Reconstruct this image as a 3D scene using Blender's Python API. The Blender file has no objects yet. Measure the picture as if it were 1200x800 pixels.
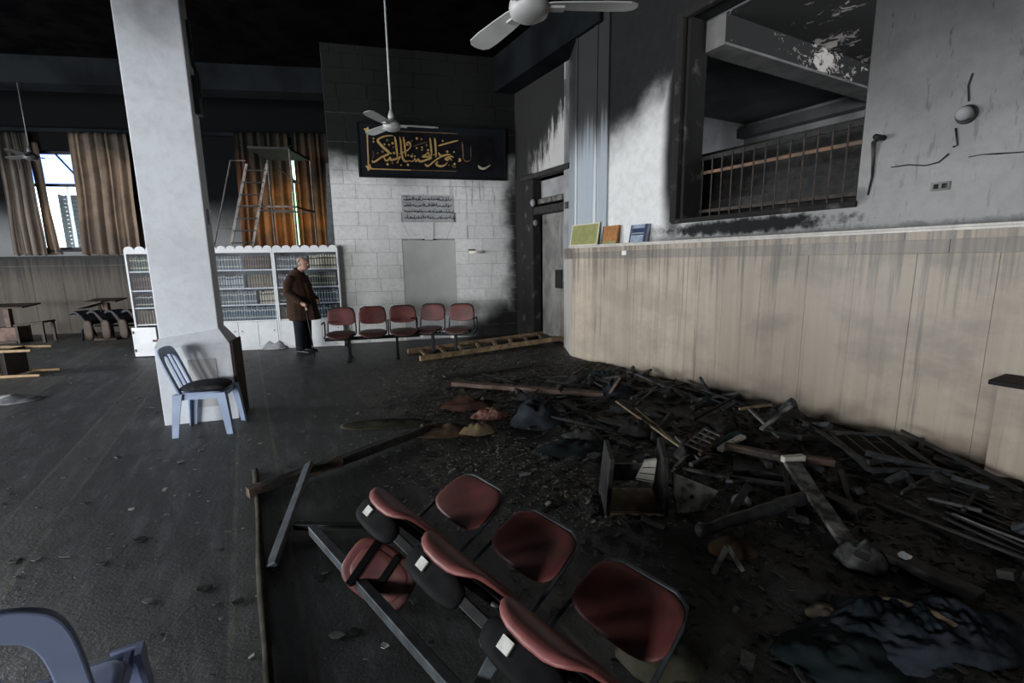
import bpy, math, random
from math import sin, cos, pi, radians, sqrt, atan2
from mathutils import Vector, Matrix, noise
V = Vector
SC = bpy.context.scene
COL = SC.collection

# ------------------------------------------------------------------ camera
FPX, PITCH, ROLL, CAMH = 554.0, radians(9.8), radians(0.9), 1.6
_F = V((0, cos(PITCH), -sin(PITCH))); _U0 = V((0, sin(PITCH), cos(PITCH))); _X = V((1, 0, 0))
_R = _X * cos(ROLL) - _U0 * sin(ROLL); _U = _X * sin(ROLL) + _U0 * cos(ROLL)
cam_d = bpy.data.cameras.new('camera'); cam = bpy.data.objects.new('camera', cam_d); COL.objects.link(cam)
cam_d.sensor_width = 36.0; cam_d.lens = FPX / 1200 * 36; cam_d.clip_start = 0.05
cam.matrix_world = Matrix(((_R.x, _U.x, -_F.x, 0), (_R.y, _U.y, -_F.y, 0), (_R.z, _U.z, -_F.z, CAMH), (0, 0, 0, 1)))
SC.camera = cam

# ------------------------------------------------------------------ world, lights, exposure
w = bpy.data.worlds.new('world'); SC.world = w; w.use_nodes = True
bg = w.node_tree.nodes['Background']; bg.inputs[0].default_value = (0.80, 0.90, 1.0, 1); bg.inputs[1].default_value = 6.0
SC.view_settings.view_transform = 'Standard'; SC.view_settings.look = 'None'
SC.view_settings.gamma = 1.0; SC.view_settings.use_curve_mapping = False
SC.view_settings.exposure = 0.0
SC.cycles.max_bounces = 8; SC.cycles.diffuse_bounces = 4; SC.cycles.glossy_bounces = 3
SC.cycles.transparent_max_bounces = 12; SC.cycles.use_denoising = True
SC.cycles.sample_clamp_indirect = 4.0

def area(name, loc, target, sx, sy, power, col):
    l = bpy.data.lights.new(name, 'AREA'); l.shape = 'RECTANGLE'; l.size = sx; l.size_y = sy; l.energy = power; l.color = col
    o = bpy.data.objects.new(name, l); COL.objects.link(o); o.location = loc
    o.rotation_euler = (V(target) - V(loc)).to_track_quat('-Z', 'Y').to_euler()
    return o
# daylight entering by the window openings of the rear wall and the left wall (both outside the frame)
REAR_Y, LEFT_X = -8.0, -14.5
WZ0, WZ1 = 0.3, 2.7      # unseen tall windows, kept low to shape a level light
REAR_WIN = [(-12.6, -10.0), (-8.4, -5.8)]
LEFT_WIN = [(-5.6, -3.0), (-0.8, 1.8), (3.4, 6.0)]
for a, b in REAR_WIN:
    area('daylight_rear', ((a + b) / 2, REAR_Y - 0.05, (WZ0 + WZ1) / 2), ((a + b) / 2, 5, (WZ0 + WZ1) / 2), b - a - .1, WZ1 - WZ0 - .1, 820, (0.95, 0.975, 1.0))
for (a, b), pw in zip(LEFT_WIN, (150, 480, 950)):
    area('daylight_left', (LEFT_X - 0.05, (a + b) / 2, (WZ0 + WZ1) / 2), (0, (a + b) / 2, (WZ0 + WZ1) / 2), b - a - .1, WZ1 - WZ0 - .1, pw, (0.94, 0.97, 1.0))

# fill lamp added at the unseen near end to brighten the gallery
GALLERY_FILL = area('gallery_fill', (6.75, 0.75, 3.0), (2.6, 6.4, 3.0), 1.4, 2.0, 130, (0.95, 0.97, 1.0))

# ------------------------------------------------------------------ pixel -> place helpers (1200x800 frame, real planes)
CAM = V((0, 0, CAMH))
def ray(x, y): return _R * (x - 600) - _U * (y - 400) + _F * FPX
def fl(x, y, z=0.0):
    d = ray(x, y); return CAM + d * ((z - CAMH) / d.z)
def onplane(x, y, P, n):
    d = ray(x, y); return CAM + d * ((V(P) - CAM).dot(n) / d.dot(n))

class Frame:
    def __init__(s, o, ang):
        s.o = V((o[0], o[1], 0)); s.d = V((cos(ang), sin(ang), 0)); s.n = V((s.d.y, -s.d.x, 0))   # n: to the right of d
    def __call__(s, a, z, off=0.0): return s.o + s.d * a + s.n * off + V((0, 0, z))
    def px(s, x, y, off=0.0):
        q = onplane(x, y, s.o + s.n * off, s.n); return ((q - s.o).dot(s.d), q.z)
RW = Frame((0.981, 7.747), radians(-60.88))      # right wall, wainscot face; +s towards the camera; n points into the room: off>0 in, <0 out
BW = Frame((-3.08, 9.35), radians(14))           # stone wall
LW = Frame((-9.53, 11.64), radians(9))           # window wall behind
CF = Frame((-3.52, 4.57), radians(17.7))         # column plinth front face

# ------------------------------------------------------------------ mesh builder
class MB:
    def __init__(s): s.v = []; s.f = []; s.m = []; s.c = []; s.cur = 0; s.col = None
    def add(s, vs, fs):
        b = len(s.v); s.v += [V(p) for p in vs]; s.f += [tuple(i + b for i in f) for f in fs]; s.m += [s.cur] * len(fs)
        if s.col is not None: s.c += [s.col] * len(vs)
        return s
    def hexa(s, p):
        return s.add(p, [(0, 3, 2, 1), (4, 5, 6, 7), (0, 1, 5, 4), (1, 2, 6, 5), (2, 3, 7, 6), (3, 0, 4, 7)])
    def box(s, x0, x1, y0, y1, z0, z1):
        return s.hexa([(x0, y0, z0), (x1, y0, z0), (x1, y1, z0), (x0, y1, z0), (x0, y0, z1), (x1, y0, z1), (x1, y1, z1), (x0, y1, z1)])
    def fbox(s, F, a0, a1, z0, z1, o0, o1):      # box in a wall frame, o0<o1
        return s.hexa([F(a0, z0, o1), F(a1, z0, o1), F(a1, z0, o0), F(a0, z0, o0), F(a0, z1, o1), F(a1, z1, o1), F(a1, z1, o0), F(a0, z1, o0)])
    def bar(s, p, q, wd, ht, up=(0, 0, 1), twist=0.0, w2=None):
        p = V(p); q = V(q); d = (q - p).normalized(); up = V(up)
        if abs(d.dot(up)) > .98: up = V((0, 1, 0)) if abs(d.y) < .9 else V((1, 0, 0))
        r = d.cross(up).normalized(); u = r.cross(d)
        if twist: r, u = r * cos(twist) + u * sin(twist), u * cos(twist) - r * sin(twist)
        k = 1.0 if w2 is None else w2 / wd
        a = r * (wd / 2); b = u * (ht / 2)
        return s.hexa([p - a - b, p + a - b, q + a * k - b * k, q - a * k - b * k, p - a + b, p + a + b, q + a * k + b * k, q - a * k + b * k])
    def tube(s, pts, rad, n=8, cap=True, closed=False):
        pts = [V(p) for p in pts]; m = len(pts)
        rr = rad if isinstance(rad, (list, tuple)) else [rad] * m
        prev = None; vs = []; fs = []
        for i, p in enumerate(pts):
            if closed: t = pts[(i + 1) % m] - pts[i - 1]
            else: t = pts[min(i + 1, m - 1)] - pts[max(i - 1, 0)]
            t.normalize()
            if prev is None:
                a = V((0, 0, 1)) if abs(t.z) < .9 else V((1, 0, 0)); r = t.cross(a).normalized()
            else:
                r = prev - t * prev.dot(t); r.normalize()
            prev = r; u = t.cross(r)
            vs += [p + (r * cos(2 * pi * k / n) + u * sin(2 * pi * k / n)) * rr[i] for k in range(n)]
        for i in range(m if closed else m - 1):
            j = (i + 1) % m
            fs += [(i * n + k, i * n + (k + 1) % n, j * n + (k + 1) % n, j * n + k) for k in range(n)]
        if cap and not closed: fs += [tuple(range(n - 1, -1, -1)), tuple((m - 1) * n + k for k in range(n))]
        return s.add(vs, fs)
    def rings(s, rings, cap=True):
        n = len(rings[0]); vs = [p for r in rings for p in r]; fs = []
        for i in range(len(rings) - 1):
            fs += [(i * n + k, i * n + (k + 1) % n, (i + 1) * n + (k + 1) % n, (i + 1) * n + k) for k in range(n)]
        if cap: fs += [tuple(range(n - 1, -1, -1)), tuple((len(rings) - 1) * n + k for k in range(n))]
        return s.add(vs, fs)
    def ell(s, c, r, n=12, m=8, M=None):
        rs = []
        for i in range(m + 1):
            t = -pi / 2 + pi * (i + .02) / (m + .04); 
            ring = [V((cos(t) * cos(2 * pi * k / n) * r[0], cos(t) * sin(2 * pi * k / n) * r[1], sin(t) * r[2])) for k in range(n)]
            if M: ring = [M @ p for p in ring]
            rs.append([p + V(c) for p in ring])
        return s.rings(rs)
    def prism(s, poly, vec):
        n = len(poly); vec = V(vec); vs = [V(p) for p in poly] + [V(p) + vec for p in poly]
        return s.add(vs, [tuple(range(n - 1, -1, -1)), tuple(range(n, 2 * n))] + [(k, (k + 1) % n, n + (k + 1) % n, n + k) for k in range(n)])
    def grid(s, fn, nu, nv):
        vs = [fn(i / nu, j / nv) for j in range(nv + 1) for i in range(nu + 1)]
        return s.add(vs, [(j * (nu + 1) + i, j * (nu + 1) + i + 1, (j + 1) * (nu + 1) + i + 1, (j + 1) * (nu + 1) + i) for j in range(nv) for i in range(nu)])
    def build(s, name, mat, parent=None, local=False, smooth=False, bevel=0, solid=0, subsurf=0, remesh=0):
        vs = s.v
        if parent and not local:
            off = V((0, 0, 0)); p = parent
            while p: off += p.location; p = p.parent
            vs = [q - off for q in vs]
        me = bpy.data.meshes.new(name); me.from_pydata([tuple(p) for p in vs], [], s.f)
        mats = mat if isinstance(mat, (list, tuple)) else [mat]
        for mm in mats: me.materials.append(mm)
        if len(mats) > 1: me.polygons.foreach_set('material_index', s.m)
        if s.c:
            at = me.color_attributes.new('col', 'FLOAT_COLOR', 'POINT')
            flat = []
            for c in s.c: flat += [c[0], c[1], c[2], 1.0]
            at.data.foreach_set('color', flat)
        if smooth: me.polygons.foreach_set('use_smooth', [True] * len(me.polygons))
        me.update()
        return obj(name, me, parent, bevel, solid, subsurf, remesh)

def obj(name, me, parent=None, bevel=0, solid=0, subsurf=0, remesh=0):
    o = bpy.data.objects.new(name, me); COL.objects.link(o)
    if parent: o.parent = parent
    if solid: md = o.modifiers.new('solid', 'SOLIDIFY'); md.thickness = solid; md.offset = 0
    if remesh:
        md = o.modifiers.new('remesh', 'REMESH'); md.mode = 'VOXEL'; md.voxel_size = remesh; md.use_smooth_shade = True
        md = o.modifiers.new('smooth', 'SMOOTH'); md.factor = .5; md.iterations = 3
    if bevel: md = o.modifiers.new('bevel', 'BEVEL'); md.width = bevel; md.segments = 2; md.limit_method = 'ANGLE'; md.angle_limit = radians(40)
    if subsurf: md = o.modifiers.new('sub', 'SUBSURF'); md.levels = subsurf; md.render_levels = subsurf
    return o
def tag(o, label, cat=None, group=None, kind=None):
    o['label'] = label
    if cat: o['category'] = cat
    if group: o['group'] = group
    if kind: o['kind'] = kind
    return o
def structure(o, label, cat):
    return tag(o, label, cat, kind='structure')
def thing(name, loc, label, cat, group=None, M=None):
    e = bpy.data.objects.new(name, None); COL.objects.link(e); e.empty_display_size = .1
    if M is not None: e.matrix_world = M
    else: e.location = loc
    return tag(e, label, cat, group)
def kids(o): return [c for c in COL.objects if c.parent == o]
def copy_tree(o, parent=None):
    c = o.copy(); COL.objects.link(c); c.parent = parent
    for ch in kids(o): copy_tree(ch, c)
    return c
def basis(x, y, z, loc):
    return Matrix(((x[0], y[0], z[0], loc[0]), (x[1], y[1], z[1], loc[1]), (x[2], y[2], z[2], loc[2]), (0, 0, 0, 1)))

# ------------------------------------------------------------------ materials
class G:
    def __init__(s, nt): s.nt = nt
    def _in(s, sock, v):
        if isinstance(v, bpy.types.NodeSocket): s.nt.links.new(v, sock)
        elif v is not None:
            if sock.type == 'RGBA' and len(v) == 3: v = (*v, 1)
            sock.default_value = v
    def m(s, op, a, b=None, clamp=False):
        n = s.nt.nodes.new('ShaderNodeMath'); n.operation = op; n.use_clamp = clamp
        s._in(n.inputs[0], a); s._in(n.inputs[1], b); return n.outputs[0]
    def ss(s, v, lo, hi):
        n = s.nt.nodes.new('ShaderNodeMapRange'); n.interpolation_type = 'SMOOTHSTEP'
        s._in(n.inputs[0], v); n.inputs[1].default_value = lo; n.inputs[2].default_value = hi; return n.outputs[0]
    def noise(s, vec, scale, detail=4, rough=.55, dist=0):
        n = s.nt.nodes.new('ShaderNodeTexNoise'); s._in(n.inputs['Vector'], vec)
        n.inputs['Scale'].default_value = scale; n.inputs['Detail'].default_value = detail
        n.inputs['Roughness'].default_value = rough; n.inputs['Distortion'].default_value = dist; return n.outputs[0]
    def vor(s, vec, scale, feat='DISTANCE_TO_EDGE'):
        n = s.nt.nodes.new('ShaderNodeTexVoronoi'); n.feature = feat; s._in(n.inputs['Vector'], vec); n.inputs['Scale'].default_value = scale
        return n.outputs[0]
    def mix(s, f, a, b):
        n = s.nt.nodes.new('ShaderNodeMix'); n.data_type = 'RGBA'; s._in(n.inputs[0], f); s._in(n.inputs[6], a); s._in(n.inputs[7], b); return n.outputs[2]
    def pos(s): return s.nt.nodes.new('ShaderNodeNewGeometry').outputs['Position']
    def oc(s): return s.nt.nodes.new('ShaderNodeTexCoord').outputs['Object']
    def rnd(s): return s.nt.nodes.new('ShaderNodeObjectInfo').outputs['Random']
    def sep(s, v):
        n = s.nt.nodes.new('ShaderNodeSeparateXYZ'); s._in(n.inputs[0], v); return n.outputs
    def scale(s, v, sc):
        n = s.nt.nodes.new('ShaderNodeMapping'); s._in(n.inputs[0], v); n.inputs['Scale'].default_value = sc; return n.outputs[0]
    def along(s, F, P):     # wall coordinate s of a world position
        x, y, z = s.sep(P)
        return s.m('ADD', s.m('MULTIPLY', s.m('SUBTRACT', x, F.o.x), F.d.x), s.m('MULTIPLY', s.m('SUBTRACT', y, F.o.y), F.d.y)), z
    def blob(s, a, z, ca, cz, ra, rz, nz, amt, lo=.6, hi=1.2):   # 1 inside an ellipse with a noisy soft rim, 0 outside
        da = s.m('DIVIDE', s.m('SUBTRACT', a, ca), ra); dz = s.m('DIVIDE', s.m('SUBTRACT', z, cz), rz)
        d = s.m('SQRT', s.m('ADD', s.m('MULTIPLY', da, da), s.m('MULTIPLY', dz, dz)))
        d = s.m('ADD', d, s.m('MULTIPLY', s.m('SUBTRACT', nz, .5), amt))
        return s.m('SUBTRACT', 1.0, s.ss(d, lo, hi))
def newmat(name):
    m = bpy.data.materials.new(name); m.use_nodes = True; g = G(m.node_tree); return m, g, m.node_tree.nodes['Principled BSDF']
def bump(g, bs, h, st=.3, dist=.01):
    n = g.nt.nodes.new('ShaderNodeBump'); n.inputs['Strength'].default_value = st; n.inputs['Distance'].default_value = dist
    g._in(n.inputs['Height'], h); g.nt.links.new(n.outputs[0], bs.inputs['Normal'])
def mat(name, c1, c2=None, scale=8, rough=.7, metal=0.0, lo=.35, hi=.65, bmp=0, stretch=None, vary=0.0, spec=.4, wear=None):
    m, g, b = newmat(name)
    P = g.oc()
    if stretch: P = g.scale(P, stretch)
    n = g.noise(P, scale, 5)
    col = g.mix(g.ss(n, lo, hi), c1, c2 if c2 else tuple(x * .7 for x in c1))
    if wear:
        col = g.mix(g.ss(g.noise(g.oc(), wear[1], 6, .65), wear[2], wear[3]), col, wear[0])
    if vary:
        col = g.mix(g.m('MULTIPLY', g.rnd(), vary), col, tuple(x * .45 for x in c1))
    g._in(b.inputs['Base Color'], col); b.inputs['Roughness'].default_value = rough; b.inputs['Metallic'].default_value = metal
    b.inputs['Specular IOR Level'].default_value = spec
    if bmp: bump(g, b, n, bmp)
    return m

SOOT = (0.006, 0.006, 0.007)
# right wall plaster with soot
def m_right_plaster():
    m, g, b = newmat('sooty_plaster_right'); P = g.pos(); a, z = g.along(RW, P)
    nz = g.noise(P, 1.1, 6, .6); nf = g.noise(P, 9, 6, .7); ns = g.noise(g.scale(P, (6, 6, 1.2)), 3.0, 6, .7)
    base = g.mix(g.ss(nf, .35, .7), (.70, .695, .68), (.60, .60, .585))
    # smoke layer: clean low on the far part, heavier upwards and towards the near end
    lvl = g.m('ADD', z, g.m('MULTIPLY', g.m('SUBTRACT', nz, .5), 1.1))
    lvl = g.m('SUBTRACT', lvl, g.m('MULTIPLY', g.m('MINIMUM', g.m('MAXIMUM', g.m('SUBTRACT', a, .8), 0.0), .8), .45)); grey = g.ss(a, 1.6, 2.6)
    smoke = g.ss(lvl, 2.85, 3.6)
    near = g.m('MULTIPLY', grey, g.m('ADD', .60, g.m('MULTIPLY', g.ss(lvl, 1.6, 3.4), .34)))
    s1 = g.m('MAXIMUM', smoke, near)
    w1 = g.blob(a, z, 1.96, 3.2, .26, 2.2, nz, .4, .4, 1.1)          # black edge left of the opening
    w2 = g.blob(a, z, 2.9, 1.92, 1.5, .13, nf, 1.2, .4, 1.2)   # under the opening
    w3 = g.m('MULTIPLY', g.blob(a, z, 4.02, 2.1, .22, .2, nz, .9, .2, 1.3), .8)
    w4 = g.m('MULTIPLY', g.m('SUBTRACT', 1.0, g.ss(g.m('ADD', z, g.m('MULTIPLY', nf, .16)), 1.88, 2.06)), g.ss(a, 1.1, 2.0))
    w5 = g.blob(a, z, 3.0, 4.6, 1.7, .9, nz, .6)
    s2 = g.m('MAXIMUM', g.m('MAXIMUM', w1, w2), g.m('MAXIMUM', g.m('MAXIMUM', w3, g.m('MULTIPLY', w4, .85)), w5))
    s = g.m('MAXIMUM', s1, s2)
    drip = g.m('MULTIPLY', g.ss(ns, .52, .68), g.m('MULTIPLY', g.ss(a, 2.2, 4.2), .16))
    s = g.m('MAXIMUM', s, g.m('ADD', g.m('MULTIPLY', s, .9), drip), True)
    col = g.mix(s, base, g.mix(nf, SOOT, (.02, .02, .02)))
    g._in(b.inputs['Base Color'], col); b.inputs['Roughness'].default_value = .85; b.inputs['Specular IOR Level'].default_value = .2
    bump(g, b, nf, .25, .01); return m
def m_door_plaster():
    m, g, b = newmat('burnt_plaster_over_door'); P = g.pos(); a, z = g.along(RW, P)
    nz = g.noise(P, 1.6, 6, .65); nf = g.noise(P, 10, 6, .7); ns = g.noise(g.scale(P, (3, 3, .6)), 2.5, 6, .7)
    base = g.mix(nf, (.46, .45, .44), (.36, .34, .32))
    lvl = g.m('ADD', z, g.m('MULTIPLY', g.m('SUBTRACT', ns, .5), 2.6))
    s = g.ss(g.m('ADD', lvl, g.m('MULTIPLY', g.m('SUBTRACT', -1.0, a), .75)), 3.6, 4.2)
    s = g.m('MAXIMUM', s, g.m('SUBTRACT', 1.0, g.ss(a, -2.1, -1.5)))
    s = g.m('MAXIMUM', s, g.m('SUBTRACT', 1.0, g.ss(g.m('ADD', z, g.m('MULTIPLY', nf, .3)), 3.2, 3.42)))
    g._in(b.inputs['Base Color'], g.mix(s, base, (.008, .0075, .007))); b.inputs['Roughness'].default_value = .9; bump(g, b, ns, .5, .02); return m
def m_stone():
    m, g, b = newmat('limestone_blocks'); P = g.pos(); a, z = g.along(BW, P)
    nz = g.noise(P, 1.3, 6, .6); nf = g.noise(P, 14, 6, .7); ns = g.noise(g.scale(P, (5, 5, .35)), 2.2, 5, .7)
    base = g.mix(g.rnd(), (.82, .815, .795), (.72, .715, .695)); base = g.mix(g.ss(nf, .4, .75), base, (.62, .615, .60))
    lvl = g.m('ADD', z, g.m('MULTIPLY', g.m('SUBTRACT', nz, .5), .9))
    s = g.m('MULTIPLY', g.ss(lvl, 2.9, 3.7), .993)
    s = g.m('MAXIMUM', s, g.m('MULTIPLY', g.ss(g.m('ADD', a, g.m('MULTIPLY', g.m('SUBTRACT', nz, .5), .7)), 2.9, 3.3), .97))   # beside the burnt door
    s = g.m('MAXIMUM', s, g.m('MULTIPLY', g.blob(a, z, 3.3, 0.0, 1.25, .75, nz, .7), .97))
    drip = g.m('MULTIPLY', g.ss(ns, .54, .66), g.m('MULTIPLY', g.ss(z, 2.0, 3.2), g.ss(a, .2, 2.4)))
    s = g.m('MAXIMUM', s, g.m('MULTIPLY', drip, .75))
    gr = g.m('MULTIPLY', g.m('SUBTRACT', 1.0, g.ss(a, 0.0, 1.1)), .18)
    s = g.m('MAXIMUM', s, gr)
    g._in(b.inputs['Base Color'], g.mix(s, base, (.006, .006, .006))); b.inputs['Roughness'].default_value = .9; b.inputs['Specular IOR Level'].default_value = .15; bump(g, b, nf, .3, .01); return m
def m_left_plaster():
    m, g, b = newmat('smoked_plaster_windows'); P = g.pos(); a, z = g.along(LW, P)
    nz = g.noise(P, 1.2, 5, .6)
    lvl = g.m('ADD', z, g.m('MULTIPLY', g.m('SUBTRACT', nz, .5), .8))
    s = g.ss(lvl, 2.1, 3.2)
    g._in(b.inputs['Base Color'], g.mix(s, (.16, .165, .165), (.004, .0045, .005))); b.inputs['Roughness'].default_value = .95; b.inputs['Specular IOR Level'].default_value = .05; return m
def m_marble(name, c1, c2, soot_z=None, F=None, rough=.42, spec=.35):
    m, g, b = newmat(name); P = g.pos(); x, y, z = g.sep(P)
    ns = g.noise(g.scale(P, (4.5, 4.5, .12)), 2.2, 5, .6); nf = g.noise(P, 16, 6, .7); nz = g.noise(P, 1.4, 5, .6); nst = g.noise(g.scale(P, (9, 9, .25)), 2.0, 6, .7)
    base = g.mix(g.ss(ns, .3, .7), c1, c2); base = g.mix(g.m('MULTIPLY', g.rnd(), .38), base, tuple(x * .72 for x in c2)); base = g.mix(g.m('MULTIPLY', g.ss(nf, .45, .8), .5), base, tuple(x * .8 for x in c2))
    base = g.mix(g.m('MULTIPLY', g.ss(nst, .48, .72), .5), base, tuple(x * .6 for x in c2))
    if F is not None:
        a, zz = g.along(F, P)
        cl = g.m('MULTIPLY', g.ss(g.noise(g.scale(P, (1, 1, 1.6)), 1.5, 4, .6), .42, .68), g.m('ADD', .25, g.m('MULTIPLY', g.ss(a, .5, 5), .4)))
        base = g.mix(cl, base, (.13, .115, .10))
        base = g.mix(g.m('MULTIPLY', g.ss(g.m('ADD', a, g.m('MULTIPLY', nz, 1.5)), .8, 5.5), .50), base, (.15, .12, .088))  # darkens towards the near end: dirt film plus painted fall-off of light
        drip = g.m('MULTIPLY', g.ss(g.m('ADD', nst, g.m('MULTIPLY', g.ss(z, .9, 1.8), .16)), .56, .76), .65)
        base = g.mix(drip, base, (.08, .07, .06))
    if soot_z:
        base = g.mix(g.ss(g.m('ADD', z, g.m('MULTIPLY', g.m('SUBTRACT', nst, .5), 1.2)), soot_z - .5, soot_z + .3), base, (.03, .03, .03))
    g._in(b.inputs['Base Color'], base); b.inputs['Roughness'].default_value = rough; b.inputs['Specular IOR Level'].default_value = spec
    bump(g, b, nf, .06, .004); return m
def m_floor():
    m, g, b = newmat('burnt_carpet_floor'); P = g.pos(); x, y, z = g.sep(P); a, _ = g.along(RW, P)
    # u: distance from the right wall, measured into the room
    u = g.m('ADD', g.m('MULTIPLY', g.m('SUBTRACT', x, RW.o.x), RW.n.x), g.m('MULTIPLY', g.m('SUBTRACT', y, RW.o.y), RW.n.y))
    nz = g.noise(P, .8, 6, .6); nf = g.noise(P, 48, 6, .75); nm = g.noise(P, 5, 6, .7)
    # swept dirt streaks along the carpet rows, pale tone also imitates sheen
    comb = g.nt.nodes.new('ShaderNodeCombineXYZ'); g._in(comb.inputs[0], a); g._in(comb.inputs[1], g.m('MULTIPLY', u, 5.0))
    st = g.noise(comb.outputs[0], 1.6, 6, .7)
    base = g.mix(g.ss(nm, .3, .7), (.017, .0185, .018), (.034, .036, .034))
    base = g.mix(g.m('MULTIPLY', g.ss(st, .46, .70), .7), base, (.11, .114, .118))
    base = g.mix(g.m('MULTIPLY', g.ss(nf, .56, .72), .5), base, (.07, .07, .064))
    fr = g.m('FRACT', g.m('DIVIDE', g.m('ADD', u, 1.07), 1.28))   # border centred on u = 4.69
    l1 = g.m('SUBTRACT', 1.0, g.ss(g.m('ABSOLUTE', g.m('SUBTRACT', fr, .39)), .006, .014))
    l2 = g.m('SUBTRACT', 1.0, g.ss(g.m('ABSOLUTE', g.m('SUBTRACT', fr, .61)), .006, .014))
    l3 = g.m('SUBTRACT', 1.0, g.ss(g.m('ABSOLUTE', g.m('SUBTRACT', fr, .50)), .09, .12))
    base = g.mix(g.m('MULTIPLY', l3, .25), base, (.10, .09, .075))
    base = g.mix(g.m('MULTIPLY', g.m('MULTIPLY', g.m('MAXIMUM', l1, l2), g.ss(nm, .3, .6)), .5), base, (.17, .155, .125))
    # char: heavy near the right wall
    d = g.m('ADD', u, g.m('MULTIPLY', g.m('SUBTRACT', nz, .5), 2.4))
    ch = g.m('SUBTRACT', 1.0, g.ss(d, 2.6, 4.6))
    base = g.mix(g.m('MULTIPLY', ch, .82), base, (.010, .010, .009))
    g._in(b.inputs['Base Color'], base); g._in(b.inputs['Roughness'], g.m('ADD', .34, g.m('MULTIPLY', nm, .35)))
    b.inputs['Specular IOR Level'].default_value = .55
    bump(g, b, g.m('ADD', nf, nm), .7, .010); return m
def m_attr(name, rough=.8):
    m, g, b = newmat(name); n = g.nt.nodes.new('ShaderNodeAttribute'); n.attribute_name = 'col'
    nf = g.noise(g.pos(), 40, 4, .7); g._in(b.inputs['Base Color'], g.mix(g.m('MULTIPLY', nf, .6), n.outputs[0], (.006, .006, .006))); b.inputs['Roughness'].default_value = rough; b.inputs['Specular IOR Level'].default_value = .4; bump(g, b, g.noise(g.pos(), 55, 5, .75), .9, .02); return m
def m_cloth(name, c1, c2, scale=3, transl=.0, soot=None, stripes=False):
    m, g, b = newmat(name); P = g.oc(); n = g.noise(P, scale, 5, .65)
    col = g.mix(g.ss(n, .38, .62), c1, c2)
    if soot:
        Pw = g.pos(); x, y, z = g.sep(Pw); k = g.ss(g.m('ADD', z, g.m('MULTIPLY', g.m('SUBTRACT', g.noise(Pw, 1.1, 5, .6), .5), 2.4)), soot[0], soot[1]); col = g.mix(k, col, (.035, .033, .028))
    g._in(b.inputs['Base Color'], col); b.inputs['Roughness'].default_value = .95; b.inputs['Specular IOR Level'].default_value = .1
    if transl:
        tr = g.nt.nodes.new('ShaderNodeBsdfTranslucent'); g._in(tr.inputs[0], col)
        mx = g.nt.nodes.new('ShaderNodeMixShader'); mx.inputs[0].default_value = transl
        out = g.nt.nodes['Material Output']; g.nt.links.new(b.outputs[0], mx.inputs[1]); g.nt.links.new(tr.outputs[0], mx.inputs[2]); g.nt.links.new(mx.outputs[0], out.inputs[0])
    return m
def m_glass(name, tint, gloss=.12, rough=.05):
    m, g, b = newmat(name); g.nt.nodes.remove(b)
    t = g.nt.nodes.new('ShaderNodeBsdfTransparent'); t.inputs[0].default_value = (*tint, 1)
    q = g.nt.nodes.new('ShaderNodeBsdfGlossy'); q.inputs['Roughness'].default_value = rough
    mx = g.nt.nodes.new('ShaderNodeMixShader'); mx.inputs[0].default_value = gloss
    g.nt.links.new(t.outputs[0], mx.inputs[1]); g.nt.links.new(q.outputs[0], mx.inputs[2]); g.nt.links.new(mx.outputs[0], g.nt.nodes['Material Output'].inputs[0]); return m
def m_column():
    m, g, b = newmat('column_plaster'); P = g.pos(); x, y, z = g.sep(P); nz = g.noise(P, 1.6, 6, .6); nf = g.noise(P, 12, 6, .7)
    base = g.mix(g.ss(nf, .4, .8), (.70, .72, .755), (.60, .615, .645))
    base = g.mix(g.m('MULTIPLY', g.ss(nz, .45, .7), .3), base, (.38, .38, .38))
    s = g.m('MULTIPLY', g.ss(g.m('ADD', z, g.m('MULTIPLY', g.m('SUBTRACT', nz, .5), .7)), 2.95, 4.6), .95)
    g._in(b.inputs['Base Color'], g.mix(s, base, (.02, .02, .022))); b.inputs['Roughness'].default_value = .8; bump(g, b, nf, .2, .008); return m
def m_peel(name):
    m, g, b = newmat(name); P = g.pos(); n = g.noise(g.scale(P, (1, 1, 1.5)), 5.5, 7, .75, 1.0); big = g.noise(P, .9, 3, .5)
    k = g.ss(g.m('ADD', n, g.m('MULTIPLY', g.m('SUBTRACT', big, .5), .8)), .58, .62)
    g._in(b.inputs['Base Color'], g.mix(k, (.022, .021, .020), (.62, .56, .52))); b.inputs['Roughness'].default_value = .9; bump(g, b, k, .5, .01); return m

MT = {}
MT['rplaster'] = m_right_plaster(); MT['dplaster'] = m_door_plaster(); MT['stone'] = m_stone(); MT['lplaster'] = m_left_plaster()
MT['marble'] = m_marble('travertine_panels', (.50, .425, .335), (.385, .32, .25), F=RW)
MT['marble_band'] = m_marble('travertine_band', (.30, .265, .225), (.25, .22, .19), F=RW)
MT['marble_cap'] = m_marble('travertine_cap', (.55, .52, .47), (.42, .39, .36))
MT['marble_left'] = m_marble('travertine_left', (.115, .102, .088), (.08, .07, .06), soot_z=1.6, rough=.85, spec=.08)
MT['mortar'] = mat('mortar', (.34, .335, .33), (.24, .24, .235), 12, .95)
MT['floor'] = m_floor(); MT['column'] = m_column()
MT['soot'] = mat('soot_black', (.002, .002, .0024), (.004, .004, .004), 3, .95, spec=.0)
MT['sootwall'] = mat('smoked_wall', (.010, .011, .012), (.020, .021, .022), 2, .9, spec=.1)
MT['beam'] = mat('smoked_beam', (.010, .012, .0135), (.005, .006, .007), 1.2, .95, spec=.03)
MT['wallplain'] = mat('plain_plaster', (.30, .30, .30), (.22, .22, .22), 2, .9)
MT['blue_paint'] = m_marble('grey_blue_pilaster', (.42, .46, .50), (.36, .40, .44), soot_z=3.45)
MT['white_trim'] = m_marble('white_trim_strip', (.60, .62, .63), (.52, .54, .56), soot_z=3.45)
MT['char'] = mat('charred_wood', (.006, .006, .0055), (.022, .020, .018), 14, .7, bmp=.8, stretch=(1, 1, 1))
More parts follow.
